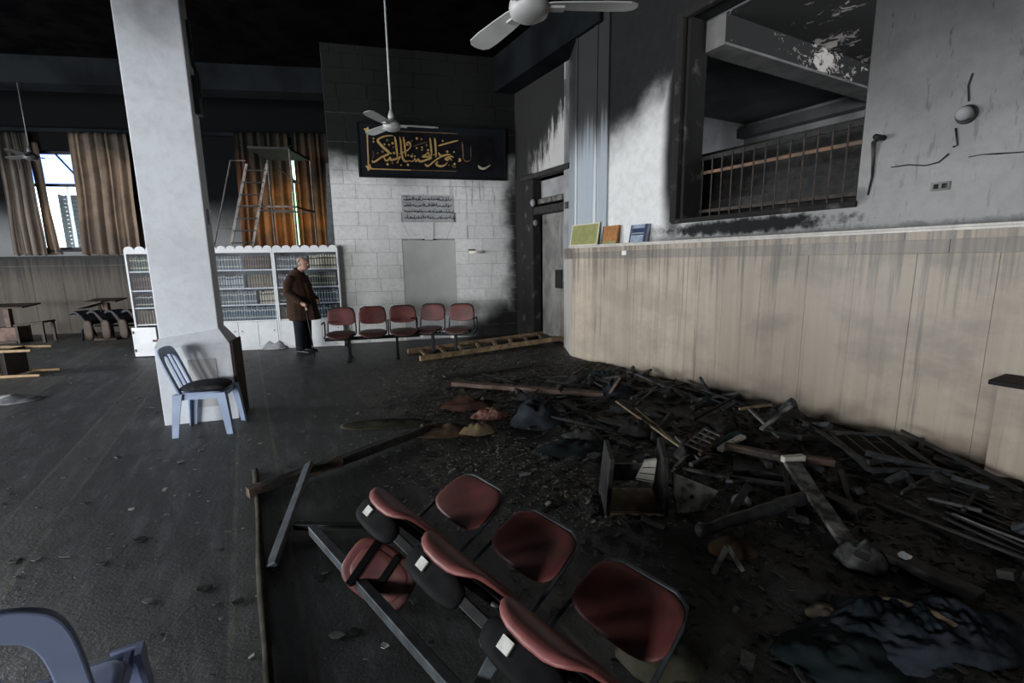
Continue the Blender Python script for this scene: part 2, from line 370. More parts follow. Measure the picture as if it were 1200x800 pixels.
MT['charframe'] = mat('charred_frame', (.010, .009, .008), (.09, .08, .07), 5, .9, lo=.55, hi=.75, bmp=.8)
MT['gallery'] = mat('smoked_gallery', (.11, .115, .12), (.075, .078, .08), 1.5, .9)
MT['gallery_light'] = mat('smoked_gallery_wall', (.30, .30, .30), (.18, .18, .18), 1.5, .9)
MT['gallery_beam'] = mat('smoked_gallery_beam', (.20, .19, .185), (.13, .125, .12), 3, .9)
MT['peel'] = m_peel('peeling_paint')
MT['rust'] = mat('rusty_iron', (.030, .026, .023), (.06, .045, .036), 14, .8)
MT['rail'] = mat('scorched_rail', (.20, .105, .06), (.10, .07, .05), 5, .7)
MT['door'] = mat('smoked_door', (.20, .19, .175), (.11, .105, .10), 4, .7, stretch=(1, 1, .5))
MT['white_lam'] = mat('white_laminate', (.66, .67, .68), (.58, .59, .60), 4, .5, wear=((.35, .34, .33), 6, .58, .8))
MT['white_plain'] = mat('white_enamel', (.72, .73, .74), (.64, .65, .66), 5, .45)
MT['dark_in'] = mat('bookcase_back', (.10, .105, .11), (.07, .075, .08), 3, .8)
MT['glass_case'] = m_glass('bookcase_glass', (.90, .92, .94), .007, .35)
MT['glass_win'] = m_glass('window_glass', (.92, .96, .98), .06)
MT['glass_blue'] = m_glass('blue_window_glass', (.50, .62, .95), .05)
MT['glass_green'] = m_glass('green_window_glass', (.72, .95, .72), .06)
MT['curtain'] = m_cloth('tan_curtain', (.33, .24, .175), (.20, .155, .125), 1.2, .4, soot=(3.4, 5.2))
MT['curtain_dark'] = m_cloth('grey_curtain', (.20, .165, .14), (.15, .125, .11), 1.2, .2, soot=(3.0, 4.6))
MT['curtain_orange'] = m_cloth('orange_curtain', (.42, .18, .08), (.22, .125, .07), 1.4, .6, soot=(2.8, 4.5))
MT['iron'] = mat('black_steel', (.007, .007, .008), (.014, .014, .015), 10, .5, metal=.0, spec=.2)
MT['grey_steel'] = mat('grey_steel_tube', (.075, .085, .092), (.04, .046, .05), 12, .45, metal=.3)
MT['chrome'] = mat('scuffed_chrome', (.45, .46, .48), (.25, .25, .26), 12, .3, metal=.9)
MT['scaffold'] = mat('scaffold_paint', (.13, .11, .10), (.06, .05, .045), 8, .6)
MT['scaffold_light'] = mat('scaffold_ladder_rail', (.30, .27, .25), (.16, .13, .115), 8, .6)
MT['red'] = mat('maroon_plastic', (.175, .050, .043), (.12, .036, .032), 5, .5, wear=((.05, .035, .03), 3, .48, .72))
MT['red_pad'] = mat('maroon_vinyl', (.22, .072, .064), (.16, .055, .05), 6, .45, wear=((.28, .16, .145), 7, .55, .8))
MT['red_dark'] = mat('sooty_maroon_vinyl', (.075, .028, .024), (.03, .018, .016), 6, .5)
MT['black_shell'] = mat('black_seat_shell', (.003, .003, .0035), (.007, .007, .007), 10, .65, spec=.08)
MT['tag'] = mat('white_tag', (.62, .62, .58), (.45, .45, .40), 30, .6)
MT['plastic'] = mat('pale_blue_plastic', (.36, .44, .60), (.30, .37, .52), 4, .4)
MT['plastic_dark'] = mat('slate_blue_plastic', (.27, .31, .46), (.22, .26, .40), 4, .4)
MT['cushion'] = m_cloth('charcoal_cushion', (.025, .026, .030), (.06, .06, .065), 20)
MT['wood_yellow'] = mat('varnished_wood', (.36, .24, .11), (.25, .15, .07), 8, .5, stretch=(1, 5, 5))
MT['wood_dark'] = mat('dark_wood_panel', (.045, .029, .020), (.024, .016, .011), 5, .6, spec=.2)
MT['ladder_wood'] = mat('weathered_ladder_wood', (.33, .225, .125), (.16, .105, .06), 9, .75, wear=((.03, .025, .02), 3, .5, .75))
MT['plank'] = mat('scorched_plank', (.12, .075, .05), (.04, .028, .02), 7, .8, wear=((.010, .009, .008), 4, .46, .62))
MT['plank_red'] = mat('reddish_plank', (.135, .080, .060), (.07, .045, .035), 6, .8, wear=((.02, .015, .012), 4, .5, .75))
MT['plank_grey'] = mat('ashen_plank', (.15, .145, .132), (.05, .047, .043), 10, .8, wear=((.012, .012, .011), 5, .46, .64))
MT['stick'] = mat('pale_stick', (.26, .20, .12), (.15, .11, .07), 10, .8)
MT['gold'] = mat('gold_paint', (.52, .34, .12), (.40, .24, .08), 14, .5)
MT['gold_dim'] = mat('smoked_gold_paint', (.17, .105, .045), (.10, .065, .035), 14, .6)
MT['gold_pale'] = mat('pale_gold_paint', (.46, .44, .34), (.34, .30, .20), 14, .6)
MT['panel_black'] = mat('black_velvet_board', (.004, .004, .005), (.008, .008, .009), 6, .6, spec=.12)
MT['panel_navy'] = mat('navy_board', (.008, .011, .015), (.005, .006, .008), 2, .6, spec=.15)
MT['carved'] = mat('carving_shadow', (.05, .053, .056), (.09, .093, .097), 20, .9)
MT['slab'] = mat('grey_slab', (.54, .535, .52), (.48, .475, .46), 3, .7)
MT['slab_ins'] = mat('inscribed_slab', (.46, .47, .475), (.38, .39, .395), 9, .8)
MT['lamp'] = mat('yellowed_lamp', (.80, .74, .58), (.75, .70, .58), 5, .3)
MT['fan'] = mat('fan_enamel', (.46, .46, .45), (.36, .36, .35), 4, .4)
MT['fan_dull'] = mat('dull_fan', (.10, .10, .10), (.05, .05, .05), 4, .5)  # darker enamel, used on the far left fan
MT['skin'] = mat('skin', (.40, .24, .18), (.34, .19, .14), 12, .55)
MT['hair'] = mat('grey_hair', (.10, .095, .09), (.06, .058, .055), 30, .8)
MT['jacket'] = m_cloth('dark_brown_jacket', (.045, .024, .016), (.030, .018, .013), 6)
MT['trousers'] = m_cloth('black_trousers', (.010, .012, .018), (.016, .017, .022), 6)
MT['shoe'] = mat('black_shoe', (.012, .012, .012), (.02, .02, .02), 10, .4)
MT['cane'] = mat('dark_cane', (.014, .010, .008), (.025, .018, .013), 10, .5, spec=.2)
MT['rubble'] = m_attr('burnt_rubble', .55); MT['flake'] = m_attr('flakes', .6)
MT['cloth_blue'] = m_cloth('slate_cloth', (.028, .034, .041), (.012, .015, .018), 5)
MT['cloth_teal'] = m_cloth('wet_teal_cloth', (.010, .016, .017), (.020, .029, .030), 4)
MT['cloth_brown'] = m_cloth('brown_cloth', (.075, .048, .028), (.03, .022, .015), 5)
MT['cloth_red'] = m_cloth('patterned_red_cloth', (.11, .03, .024), (.22, .145, .12), 30)
MT['cloth_rust'] = m_cloth('rust_cloth', (.055, .028, .021), (.026, .015, .011), 6)
MT['cloth_olive'] = m_cloth('olive_carpet', (.045, .042, .028), (.028, .027, .02), 6)
MT['foam'] = mat('yellow_foam', (.11, .08, .037), (.05, .036, .02), 7, .9)
MT['cloth_olive_light'] = m_cloth('lit_carpet_edge', (.055, .050, .039), (.03, .028, .022), 9)  # tone lifted to suggest the lit top of the roll
MT['cloth_olive_dark'] = m_cloth('dark_olive_board', (.022, .021, .013), (.014, .013, .010), 9)
MT['char_blue'] = mat('charred_bluish', (.009, .010, .011), (.032, .036, .039), 14, .6, bmp=.6)
MT['cloth_teal_light'] = m_cloth('wet_blue_cloth', (.014, .020, .025), (.036, .043, .054), 5)
MT['cloth_grey_dark'] = m_cloth('melted_grey', (.10, .10, .10), (.035, .034, .032), 8)
MT['foam_dark'] = mat('scorched_foam', (.13, .10, .065), (.06, .045, .03), 7, .9)
MT['scrap'] = mat('pale_scrap', (.19, .19, .18), (.12, .12, .115), 10, .8)
MT['cloth_grey'] = m_cloth('grey_cloth', (.30, .31, .32), (.16, .165, .17), 6)
MT['paper'] = mat('crumpled_paper', (.55, .55, .53), (.38, .38, .37), 14, .7)
MT['foil'] = mat('silver_foil', (.70, .71, .72), (.45, .45, .46), 20, .35, metal=.6)
MT['sheet'] = m_glass('plastic_sheet', (.75, .78, .80), .25, .3)
MT['green_frame'] = mat('olive_board', (.20, .21, .075), (.26, .26, .10), 9, .6)
MT['cream'] = mat('cream_border', (.58, .56, .42), (.50, .48, .36), 9, .6)
MT['book_orange'] = mat('orange_cover', (.42, .17, .05), (.25, .12, .04), 16, .5)
MT['book_blue'] = mat('grey_blue_cover', (.30, .36, .44), (.20, .25, .32), 10, .5)
MT['navy'] = mat('navy_print', (.02, .028, .07), (.03, .04, .08), 10, .5)
MT['page'] = mat('paper_pages', (.5, .48, .42), (.42, .4, .34), 30, .9)
MT['shutter'] = mat('white_shutter', (.78, .78, .76), (.70, .70, .69), 6, .6)

# ================================================================== THE SETTING
CEIL = 5.5
b = MB(); b.box(LEFT_X - .3, 11, REAR_Y - .3, 14.2, -.12, 0); structure(b.build('floor', MT['floor']), 'dark carpeted floor streaked with soot and ash', 'floor')
b = MB(); b.box(LEFT_X - .3, 11, REAR_Y - .3, 14.2, CEIL, CEIL + .2); structure(b.build('ceiling', MT['soot']), 'ceiling blackened by soot', 'ceiling')
# rear wall and left wall with window openings (daylight)
def wall_open(F, s0, s1, z1, o0, o1, holes, m, name, z0=0.0):
    b = MB(); cur = s0
    for (a, c, za, zb) in sorted(holes):
        if a > cur: b.fbox(F, cur, a, z0, z1, o0, o1)
        if za > z0: b.fbox(F, a, c, z0, za, o0, o1)
        if zb < z1: b.fbox(F, a, c, zb, z1, o0, o1)
        cur = c
    if s1 > cur: b.fbox(F, cur, s1, z0, z1, o0, o1)
    return b.build(name, m)
RF = Frame((0, REAR_Y), pi)       # n points +y (into the room)
LF = Frame((LEFT_X, 0), pi / 2)   # n points +x
structure(wall_open(RF, -11, -LEFT_X, CEIL, -.3, 0, [(-bb, -aa, WZ0, WZ1) for aa, bb in REAR_WIN], MT['wallplain'], 'wall_rear'), 'grey plaster wall behind the camera', 'wall')
structure(wall_open(LF, REAR_Y, 14, CEIL, -.3, 0, [(aa, bb, WZ0, WZ1) for aa, bb in LEFT_WIN], MT['wallplain'], 'wall_left'), 'grey plaster side wall with tall windows', 'wall')
# window wall at the back left
W1 = (-1.80, -0.05, 2.0, 4.25); W2 = (3.25, 5.15, 2.0, 4.45)
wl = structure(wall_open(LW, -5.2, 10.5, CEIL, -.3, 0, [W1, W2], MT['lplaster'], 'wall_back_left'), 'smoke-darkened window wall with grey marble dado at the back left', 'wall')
b = MB()
s = -5.0; random.seed(4)
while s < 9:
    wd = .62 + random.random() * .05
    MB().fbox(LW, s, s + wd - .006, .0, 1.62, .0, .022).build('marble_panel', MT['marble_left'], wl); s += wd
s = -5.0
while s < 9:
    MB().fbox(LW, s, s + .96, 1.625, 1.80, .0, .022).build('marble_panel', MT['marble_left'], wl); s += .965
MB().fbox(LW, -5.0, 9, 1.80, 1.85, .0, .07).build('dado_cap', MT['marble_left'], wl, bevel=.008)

# windows of that wall
def window(name, W, lab, upper_mat, lower_mat, diag=False):
    s0, s1, z0, z1 = W; zt = z0 + (z1 - z0) * .665
    e = bpy.data.objects.new(name, None); COL.objects.link(e); e.location = LW(s0, z0); structure(e, lab, 'window')
    f = MB()
    for a, c, za, zb in ((s0, s1, z0, z0 + .06), (s0, s1, z1 - .06, z1), (s0, s0 + .06, z0 + .06, z1 - .06), (s1 - .06, s1, z0 + .06, z1 - .06)): f.fbox(LW, a, c, za, zb, -.22, -.14)
    f.build('frame', MT['iron'], e)
    MB().fbox(LW, s0 + .06, s1 - .06, zt - .035, zt + .035, -.21, -.15).build('transom_bar', MT['iron'], e)
    mid = (s0 + s1) / 2
    MB().fbox(LW, mid + .40, mid + .45, zt + .035, z1 - .06, -.21, -.15).build('mullion', MT['iron'], e)
    MB().fbox(LW, s0 + .06, mid + .40, zt + .035, z1 - .06, -.185, -.18).build('pane', upper_mat, e)
    MB().fbox(LW, mid + .45, s1 - .06, zt + .035, z1 - .06, -.185, -.18).build('pane', MT['glass_win'], e)
    MB().fbox(LW, s0 + .06, mid - .02, z0 + .06, zt - .035, -.185, -.18).build('pane', lower_mat, e)
    MB().fbox(LW, mid + .02, s1 - .06, z0 + .06, zt - .035, -.185, -.18).build('pane', lower_mat, e)
    MB().fbox(LW, mid - .02, mid + .02, z0 + .06, zt - .035, -.21, -.15).build('mullion', MT['white_plain'], e)
    if diag: 
        m_ = MB(); m_.bar(LW(-1.02, z1 - .05, -.12), LW(-.52, zt + .02, -.12), .035, .03, up=LW.n); m_.build('stay_bar', MT['iron'], e)
    MB().fbox(LW, s0 - .05, s1 + .05, z0 - .05, z0, -.2, .06).build('sill', MT['marble_left'], e)
    return e
window('window_1', W1, 'bright window with a blue transom pane between tan curtains', MT['glass_blue'], MT['glass_win'], True)
window('window_2', W2, 'window showing as a green strip between orange curtains', MT['glass_green'], MT['glass_green'])
sh = thing('louvre_shutter', LW(-1.5, 1.6, -1.2), 'white louvred screen outside the bright left window', 'shutter')
MB().fbox(LW, -1.75, -1.0, 1.65, 3.42, -1.34, -1.32).build('back_sheet', MT['shutter'], sh)
for k in range(17):
    z = 1.7 + k * .1
    MB().hexa([LW(-1.75, z, -1.25), LW(-1.02, z, -1.25), LW(-1.02, z + .02, -1.15), LW(-1.75, z + .02, -1.15), LW(-1.75, z + .012, -1.25), LW(-1.02, z + .012, -1.25), LW(-1.02, z + .085, -1.15), LW(-1.75, z + .085, -1.15)]).build('slat', MT['shutter'], sh)
for a in (-1.79, -1.02): MB().fbox(LW, a, a + .05, .3, 3.42, -1.26, -1.14).build('post', MT['shutter'], sh)

# stone wall
wb = MB(); wb.fbox(BW, -.30, 3.45, 0, CEIL, -.6, -.018); wbk = structure(wb.build('wall_back', MT['mortar']), 'wall of pale limestone blocks blackened towards the top and the door', 'wall')
random.seed(11)
HC = .255
zt = 0.0; row = 0
while zt < CEIL - .05:
    z0, z1 = zt, min(zt + HC, CEIL)
    s = -.30 - (random.random() * .25); ed = []
    while s < 3.45: ed.append(s); s += .36 + random.random() * .38
    ed.append(3.45)
    for a, c in zip(ed, ed[1:]):
        segs = [(max(a, -.30), min(c, 3.45))]
        for (h0, h1, hz0, hz1) in ((.96, 2.01, -1, 2.04), (.70, 2.28, 2.04, 2.37), (.99, 2.0, 2.37, 2.88)):
            if z0 + .085 < hz1 and z1 - .085 > hz0:
                ns = []
                for (p, q) in segs:
                    if q <= h0 or p >= h1: ns.append((p, q)); continue
                    if p < h0: ns.append((p, h0))
                    if q > h1: ns.append((h1, q))
                segs = ns
        for p, q in segs:
            if q - p > .05:
                MB().fbox(BW, p + .003, q - .003, z0 + .003, z1 - .003, -.018, random.uniform(-.003, .005)).build('stone_block', MT['stone'], wbk)
    zt += HC; row += 1
# voussoirs of the flat arch + keystone
zc0, zc1 = 2.043, 2.365; cs = 1.485
bt = [-.76, -.50, -.235, -.075, .075, .235, .50, .76]; tp = [-.77, -.66, -.40, -.115, .115, .40, .66, .77]
bt = [-.785, -.36, -.085, .085, .36, .785]; tp = [-.785, -.50, -.12, .12, .50, .785]
for k in range(5):
    pr = .026 if k == 2 else .009
    MB().prism([BW(cs + bt[k] + .003, zc0 - (.02 if k == 2 else 0), pr), BW(cs + bt[k + 1] - .003, zc0 - (.02 if k == 2 else 0), pr), BW(cs + tp[k + 1] - .003, zc1, pr), BW(cs + tp[k] + .003, zc1, pr)], -BW.n * (pr + .018)).build('arch_stone', MT['stone'], wbk)
MB().fbox(BW, cs - .14, cs + .14, 2.015, 2.035, -.018, .012).build('arch_shade_strip', MT['char'], wbk)  # dark strip stands in for the shade under the keystone
MB().fbox(BW, .965, 2.005, .50, 2.012, -.018, -.008).build('blind_panel', MT['slab'], wbk)
MB().fbox(BW, .965, 2.005, .02, .49, -.018, -.006).build('blind_panel', MT['white_lam'], wbk)
ins = MB().fbox(BW, .99, 2.0, 2.372, 2.885, -.018, .008).build('inscription_slab', MT['slab_ins'], wbk)
random.seed(21); b = MB()
for r_ in range(4):
    zc = 2.815 - r_ * .118; s = 1.03; hgt = .075
    while s < 1.95:
        L = .02 + random.random() * .06; z = zc - hgt / 2 + random.random() * hgt * .3
        pts = [BW(s, z + random.random() * .03, .010), BW(s + L * .5, z - .008 + random.random() * .02, .010), BW(s + L, z + random.random() * .035, .010)]
        b.tube(pts, .008, 4)
        if random.random() < .6: b.tube([BW(s + L * .7, z, .010), BW(s + L * .7 + random.uniform(-.008, .008), z + .035 + random.random() * .03, .010)], .006, 4)
        if random.random() < .4: b.fbox(BW, s, s + .013, zc + hgt * .35, zc + hgt * .35 + .013, 0.006, .012)
        s += L * .85
    if r_ < 2:
        for zz in (zc - .04, zc + .035): b.fbox(BW, 1.02, 1.18, zz, zz + .008, 0.006, .011)
for sg, s0 in ((1, 1.20), (-1, 1.80)):
    b.tube([BW(s0 + sg * .03, 2.855, .010), BW(s0, 2.83, .010), BW(s0, 2.80, .010), BW(s0 + sg * .03, 2.77, .010)], .006, 4)
b.build('carved_lettering', MT['carved'], ins)
# tube lamp on the stone wall
lp = thing('wall_lamp', BW(2.44, 1.77, .0), 'small yellowed tube lamp on the stone wall above the red chairs', 'lamp')
MB().fbox(BW, 2.29, 2.58, 1.755, 1.80, .005, .03).build('lamp_base', MT['white_plain'], lp)
b = MB(); b.tube([BW(2.30, 1.765, .05), BW(2.58, 1.765, .05)], .028, 10); b.build('lamp_tube', MT['lamp'], lp, smooth=True)
MB().fbox(BW, 2.28, 2.42, 1.80, 1.825, .005, .04).build('burnt_cap', MT['wood_dark'], lp)

# right wall: plaster above, travertine dado below
OP = (1.98, 4.02, 2.05, 4.34)      # opening into the gallery
wr = structure(wall_open(RW, .70, 18.2, CEIL, -.42, -.12, [OP], MT['rplaster'], 'wall_right', z0=1.79), 'soot-streaked plaster wall over a travertine dado on the right', 'wall')
MB().prism([RW(0, 0, -.022), RW(18.2, 0, -.022), RW(18.2, 0, -.42), RW(-.79, 0, -.43)], V((0, 0, 1.785))).build('dado_core', MT['marble'], wr)
random.seed(5); s = .02
while s < 18.1:
    wd = .40 + random.random() * .10
    MB().fbox(RW, s, min(s + wd, 18.2) - .0012, .0, 1.60, -.022, random.uniform(-.002, .001)).build('marble_panel', MT['marble'], wr, bevel=.002); s += wd
s = .02; k = 0
while s < 18.1:
    wd = .55 + random.random() * .12
    MB().fbox(RW, s, s + wd - .003, 1.603, 1.70, -.022, random.uniform(-.002, .001)).build('marble_band', MT['marble_band'], wr); s += wd
s = .02
while s < 18.1:
    wd = .9 + random.random() * .3
    MB().fbox(RW, s, s + wd - .003, 1.703, 1.765, -.022, .004).build('marble_band', MT['marble'], wr); s += wd
# end panels of the dado, turned towards the door
ee = (RW(-.79, 0, -.42) - RW(0, 0, 0)); ew = ee.length; EF = Frame((RW(-.79, 0, -.42).x, RW(-.79, 0, -.42).y), atan2(-ee.y, -ee.x))
MB().fbox(EF, 0, ew - .02, 0, 1.60, -.02, .0).build('marble_panel', MT['marble_cap'], wr)
MB().fbox(EF, 0, ew - .02, 1.603, 1.765, -.02, .0).build('marble_band', MT['marble_band'], wr)
lg = MB(); lg.prism([RW(-.02, 1.765, .03), RW(18.2, 1.765, .03), RW(18.2, 1.765, -.12), RW(.0, 1.765, -.12)], V((0, 0, .018)))
lg.build('ledge', MT['marble_cap'], wr)
lg = MB(); lg.prism([RW(-.03, 1.783, .045), RW(18.2, 1.783, .045), RW(18.2, 1.783, -.13), RW(-.03, 1.783, -.13)], V((0, 0, .022))); lg.build('ledge', MT['marble_cap'], wr, bevel=.006)
# pilaster above the ledge
pl = MB().prism([RW(-.02, 0, -.085), RW(.73, 0, -.085), RW(.73, 0, -.44), RW(-.70, 0, -.44)], V((0, 0, 3.68)))
for v in pl.v: v.z += 1.806
pil = structure(pl.build('trim_1', MT['blue_paint']), 'grey-blue painted pilaster beside the burnt doorway', 'pilaster')
MB().fbox(RW, .44, .50, 1.81, 5.0, -.085, -.07).build('moulding', MT['white_trim'], pil)
MB().fbox(RW, -.02, .03, 1.81, 5.0, -.085, -.07).build('moulding', MT['white_trim'], pil)
MB().fbox(EF, 0.02, ew - .14, 1.81, 5.2, -.12, -.105).build('burnt_edge', MT['charframe'], pil)
# beam along the right wall, cross beams of the ceiling
structure(MB().fbox(RW, -2.9, .60, 4.86, CEIL, -.44, -.02).build('trim_2', MT['beam']), 'sooty plaster beam above the burnt doorway', 'beam')
structure(MB().fbox(LW, -5, 6.2, 5.02, CEIL, 1.6, 2.1).build('trim_3', MT['beam']), 'sooty ceiling beam in front of the window wall', 'beam')
structure(MB().fbox(LW, -5, 6.2, 4.62, 4.70, .0, .12).build('trim_4', MT['beam']), 'dark cornice over the back windows', 'cornice')
# wall with the door
DO = (-2.00, -.60, -1, 3.22)
wd_ = structure(wall_open(RW, -6.2, -.55, CEIL, -.72, -.42, [DO], MT['dplaster'], 'wall_back_right'), 'burnt plaster wall around the doorway at the back', 'wall')
structure(MB().fbox(RW, -2.2, -.4, 0, 3.4, -.80, -.72).build('light_block_door', MT['soot']), 'added dark block stopping light behind the door', 'wall')  # added to stop outside light leaking round the door
dr = bpy.data.objects.new('door_1', None); COL.objects.link(dr); dr.location = RW(-1.3, 0, -.55); structure(dr, 'smoke-stained door in a charred frame under a burnt transom', 'door')
MB().fbox(RW, -2.30, -1.82, 0, 3.25, -.60, -.40).build('door_post', MT['charframe'], dr, bevel=.02)
MB().fbox(RW, -2.22, -.60, 3.13, 3.22, -.52, -.36).build('lintel', MT['char'], dr, bevel=.01)
MB().fbox(RW, -1.82, -.60, 2.78, 3.10, -.66, -.60).build('transom_panel', MT['gallery_light'], dr)
MB().fbox(RW, -1.85, -.60, 2.66, 2.75, -.62, -.50).build('transom_bar', MT['plank_grey'], dr, bevel=.01)
MB().fbox(RW, -2.0, -.60, 2.46, 2.60, -.60, -.42).build('lintel', MT['char'], dr, bevel=.01)
MB().fbox(RW, -1.80, -1.06, 0.02, 2.46, -.66, -.61).build('door_leaf', MT['door'], dr)
MB().fbox(RW, -1.05, -.60, 0.02, 2.46, -.66, -.60).build('door_leaf', MT['door'], dr)
for (z0, z1) in ((.15, .78), (.9, 1.5), (1.62, 2.3)):
    MB().fbox(RW, -1.72, -1.14, z0, z1, -.61, -.598).build('door_panel', MT['door'], dr, bevel=.008)
MB().fbox(RW, -1.32, -1.10, 1.05, 1.40, -.60, -.585).build('lock_plate', MT['iron'], dr)
b = MB(); b.ell(RW(-1.78, 2.68, -.38), (.05, .05, .07)); b.build('burnt_lamp', MT['gallery_light'], dr, smooth=True)
b = MB(); b.ell(RW(-1.72, 2.30, -.40), (.05, .05, .06)); b.build('burnt_lamp', MT['gallery_beam'], dr, smooth=True)

# gallery behind the opening
s0, s1, z0, z1 = OP
wn = bpy.data.objects.new('window_3', None); COL.objects.link(wn); wn.location = RW(s0, z0, -.2); structure(wn, 'large unglazed opening with a charred frame and iron bars in the right wall', 'window')
MB().fbox(RW, s0 - .05, s0 + .05, z0 - .02, z1 + .06, -.16, -.085).build('frame', MT['charframe'], wn, bevel=.01)
MB().fbox(RW, s0 + .05, s0 + .10, z0, z1, -.46, -.15).build('frame', MT['charframe'], wn, bevel=.01)
MB().fbox(RW, s0 + .05, s1, z1 - .02, z1 + .06, -.16, -.085).build('frame', MT['charframe'], wn, bevel=.01)
MB().fbox(RW, s0 - .03, s1 + .01, z0 - .04, z0 + .015, -.46, -.09).build('frame', MT['charframe'], wn, bevel=.01)
MB().fbox(RW, s1 - .015, s1 + .01, z0, z1, -.46, -.14).build('frame', MT['char'], wn)
for k in range(14):
    sk = s0 + .13 + k * .136
    b = MB(); b.tube([RW(sk, z0 + .01, -.44), RW(sk, 2.80 + .02 * sin(k * 2.1), -.44)], .008, 6); b.build('bar', MT['rust'], wn)
for zz, mm in ((2.16, 'rust'), (2.62, 'rail'), (2.79, 'char')):
    b = MB(); b.bar(RW(s0 + .06, zz, -.455), RW(s1, zz, -.455), .02, .035 if mm != 'char' else .05); b.build('rail', MT[mm], wn)
gq = ray(873, 146); tq = (4.32 - CAMH) / gq.z; gp = CAM + gq * tq; goff = (gp - RW.o).dot(RW.n); gs = (gp - RW.o).dot(RW.d)
ga = structure(MB().fbox(RW, gs - .3, 9, 1.2, 4.9, goff - .3, goff).build('wall_gallery_far', MT['gallery_light']), 'smoke-darkened far wall of the gallery seen through the opening', 'wall')
structure(MB().fbox(RW, gs - .3, gs, 1.2, 4.9, goff, -.42).build('wall_gallery_end', MT['gallery_light']), 'smoke-darkened end wall of the gallery seen through the opening', 'wall')
bs, bz = RW.px(822, 64, -.42)
MB().fbox(RW, bs + .32, 9, 4.314, 4.32, goff, -.42).build('peeling_paint', MT['peel'], structure(MB().fbox(RW, gs - .3, 9, 4.32, 4.6, goff, -.42).build('ceiling_gallery', MT['gallery']), 'blackened gallery ceiling with flaking white paint', 'ceiling'))
structure(MB().fbox(RW, gs, 9, 1.1, 1.25, goff, -.42).build('floor_gallery', MT['soot']), 'black floor of the gallery behind the opening', 'floor')
gb = structure(MB().fbox(RW, bs, bs + .32, bz, 4.32, goff, -.42).build('trim_5', MT['gallery_beam']), 'grey beam crossing the gallery ceiling with flaking paint', 'beam')
MB().fbox(RW, bs + .32, bs + .325, bz + .03, 4.32, goff, -.42).build('peeling_paint', MT['peel'], gb)
structure(MB().fbox(RW, gs, 9, 4.02, 4.20, goff, goff + .25).build('trim_6', MT['gallery']), 'dark ledge beam along the far gallery wall', 'beam')
tag(MB().hexa([RW(gs + .3, 1.26, -1.0), RW(8, 1.26, -1.0), RW(8, 1.26, -1.15), RW(gs + .3, 1.26, -1.15), RW(gs + .3, 3.05, -1.25), RW(8, 3.0, -1.2), RW(8, 3.0, -1.32), RW(gs + .3, 3.05, -1.37)]).build('charred_backing', MT['char']), 'added charred partition standing in the gallery behind the bars', 'backing')  # dark backing added to blacken the view behind the bars
for k, (zz, oo) in enumerate(((2.35, -1.1), (2.75, -1.6), (3.05, -2.2), (2.2, -.8))):
    if oo > goff + .1: tag(MB().fbox(RW, gs + .1, 8, zz, zz + .12, oo - .12, oo).build('charred_railing', MT['char']), ['lowest charred rail close behind the iron bars', 'charred timber rail in the middle of the gallery', 'charred timber rail furthest back in the gallery', 'charred rail right behind the bottom of the bars'][k], 'rail')

# ------------------------------------------------------------------ column
co = thing('column', CF(.33, 0, -.3), 'white plaster column with a wider base beside the blue plastic chair', 'column')
PW, PD = .673, .36
b = MB(); b.hexa([CF(0, 0, 0), CF(PW, 0, 0), CF(PW, 0, -PD), CF(0, 0, -PD), CF(.0, .80, 0), CF(PW - .01, .80, 0), CF(PW - .01, .80, -PD), CF(.0, .80, -PD)]); b.build('plinth', MT['column'], co, bevel=.008)
b = MB(); b.hexa([CF(0, .80, 0), CF(PW - .01, .80, 0), CF(PW - .01, .80, -PD), CF(0, .80, -PD), CF(.02, .88, -.1), CF(.555, .95, -.1), CF(.555, .95, -PD + .02), CF(.02, .88, -PD + .02)]); b.build('shoulder', MT['column'], co, bevel=.006)
b = MB(); b.hexa([CF(.02, .85, -.1), CF(.553, .85, -.1), CF(.553, .85, -PD + .04), CF(.02, .85, -PD + .04), CF(.02, CEIL, -.1), CF(.553, CEIL, -.1), CF(.553, CEIL, -PD + .04), CF(.02, CEIL, -PD + .04)]); b.build('shaft', MT['column'], co, bevel=.01)
MB().hexa([CF(PW + .005, 0, .003), CF(PW + .022, 0, .003), CF(PW + .022, 0, -PD), CF(PW + .005, 0, -PD), CF(PW - .003, .82, .003), CF(PW + .015, .82, .003), CF(PW + .015, .82, -PD), CF(PW - .003, .82, -PD)]).build('side_panel', MT['wood_dark'], co)  # brown sheet: shade of the unlit marble side put into its colour
MB().fbox(CF, .27, .52, .16, .66, .0, .006).build('base_panel', MT['slab'], co)
b = MB(); b.tube([CF(.57, 3.9, -.25), CF(.575, 3.5, -.25), CF(.60, 3.42, -.25), CF(.60, 3.2, -.25)], .018, 8); b.build('wall_bracket', MT['grey_steel'], co)
MB().fbox(CF, .555, .60, 3.05, 3.4, -.30, -.20).build('switch_box', MT['grey_steel'], co, bevel=.006)
MB().fbox(CF, .555, .575, 2.0, 2.15, -.26, -.18).build('switch_plate', MT['white_plain'], co, bevel=.004)

# ------------------------------------------------------------------ pier at the lower right
p0 = fl(1150, 568); pr_ = thing('marble_pier', p0, 'low travertine pier with a black stone cap at the right edge', 'pier')
q0 = RW.o.copy(); sp = (p0 - RW.o).dot(RW.d); op = (p0 - RW.o).dot(RW.n)
MB().fbox(RW, sp, sp + .9, 0, .72, .005, op).build('pier_body', MT['marble'], pr_, bevel=.004)
MB().fbox(RW, sp - .04, sp + .9, .722, .755, .005, op + .04).build('pier_cap', MT['panel_black'], pr_, bevel=.006)

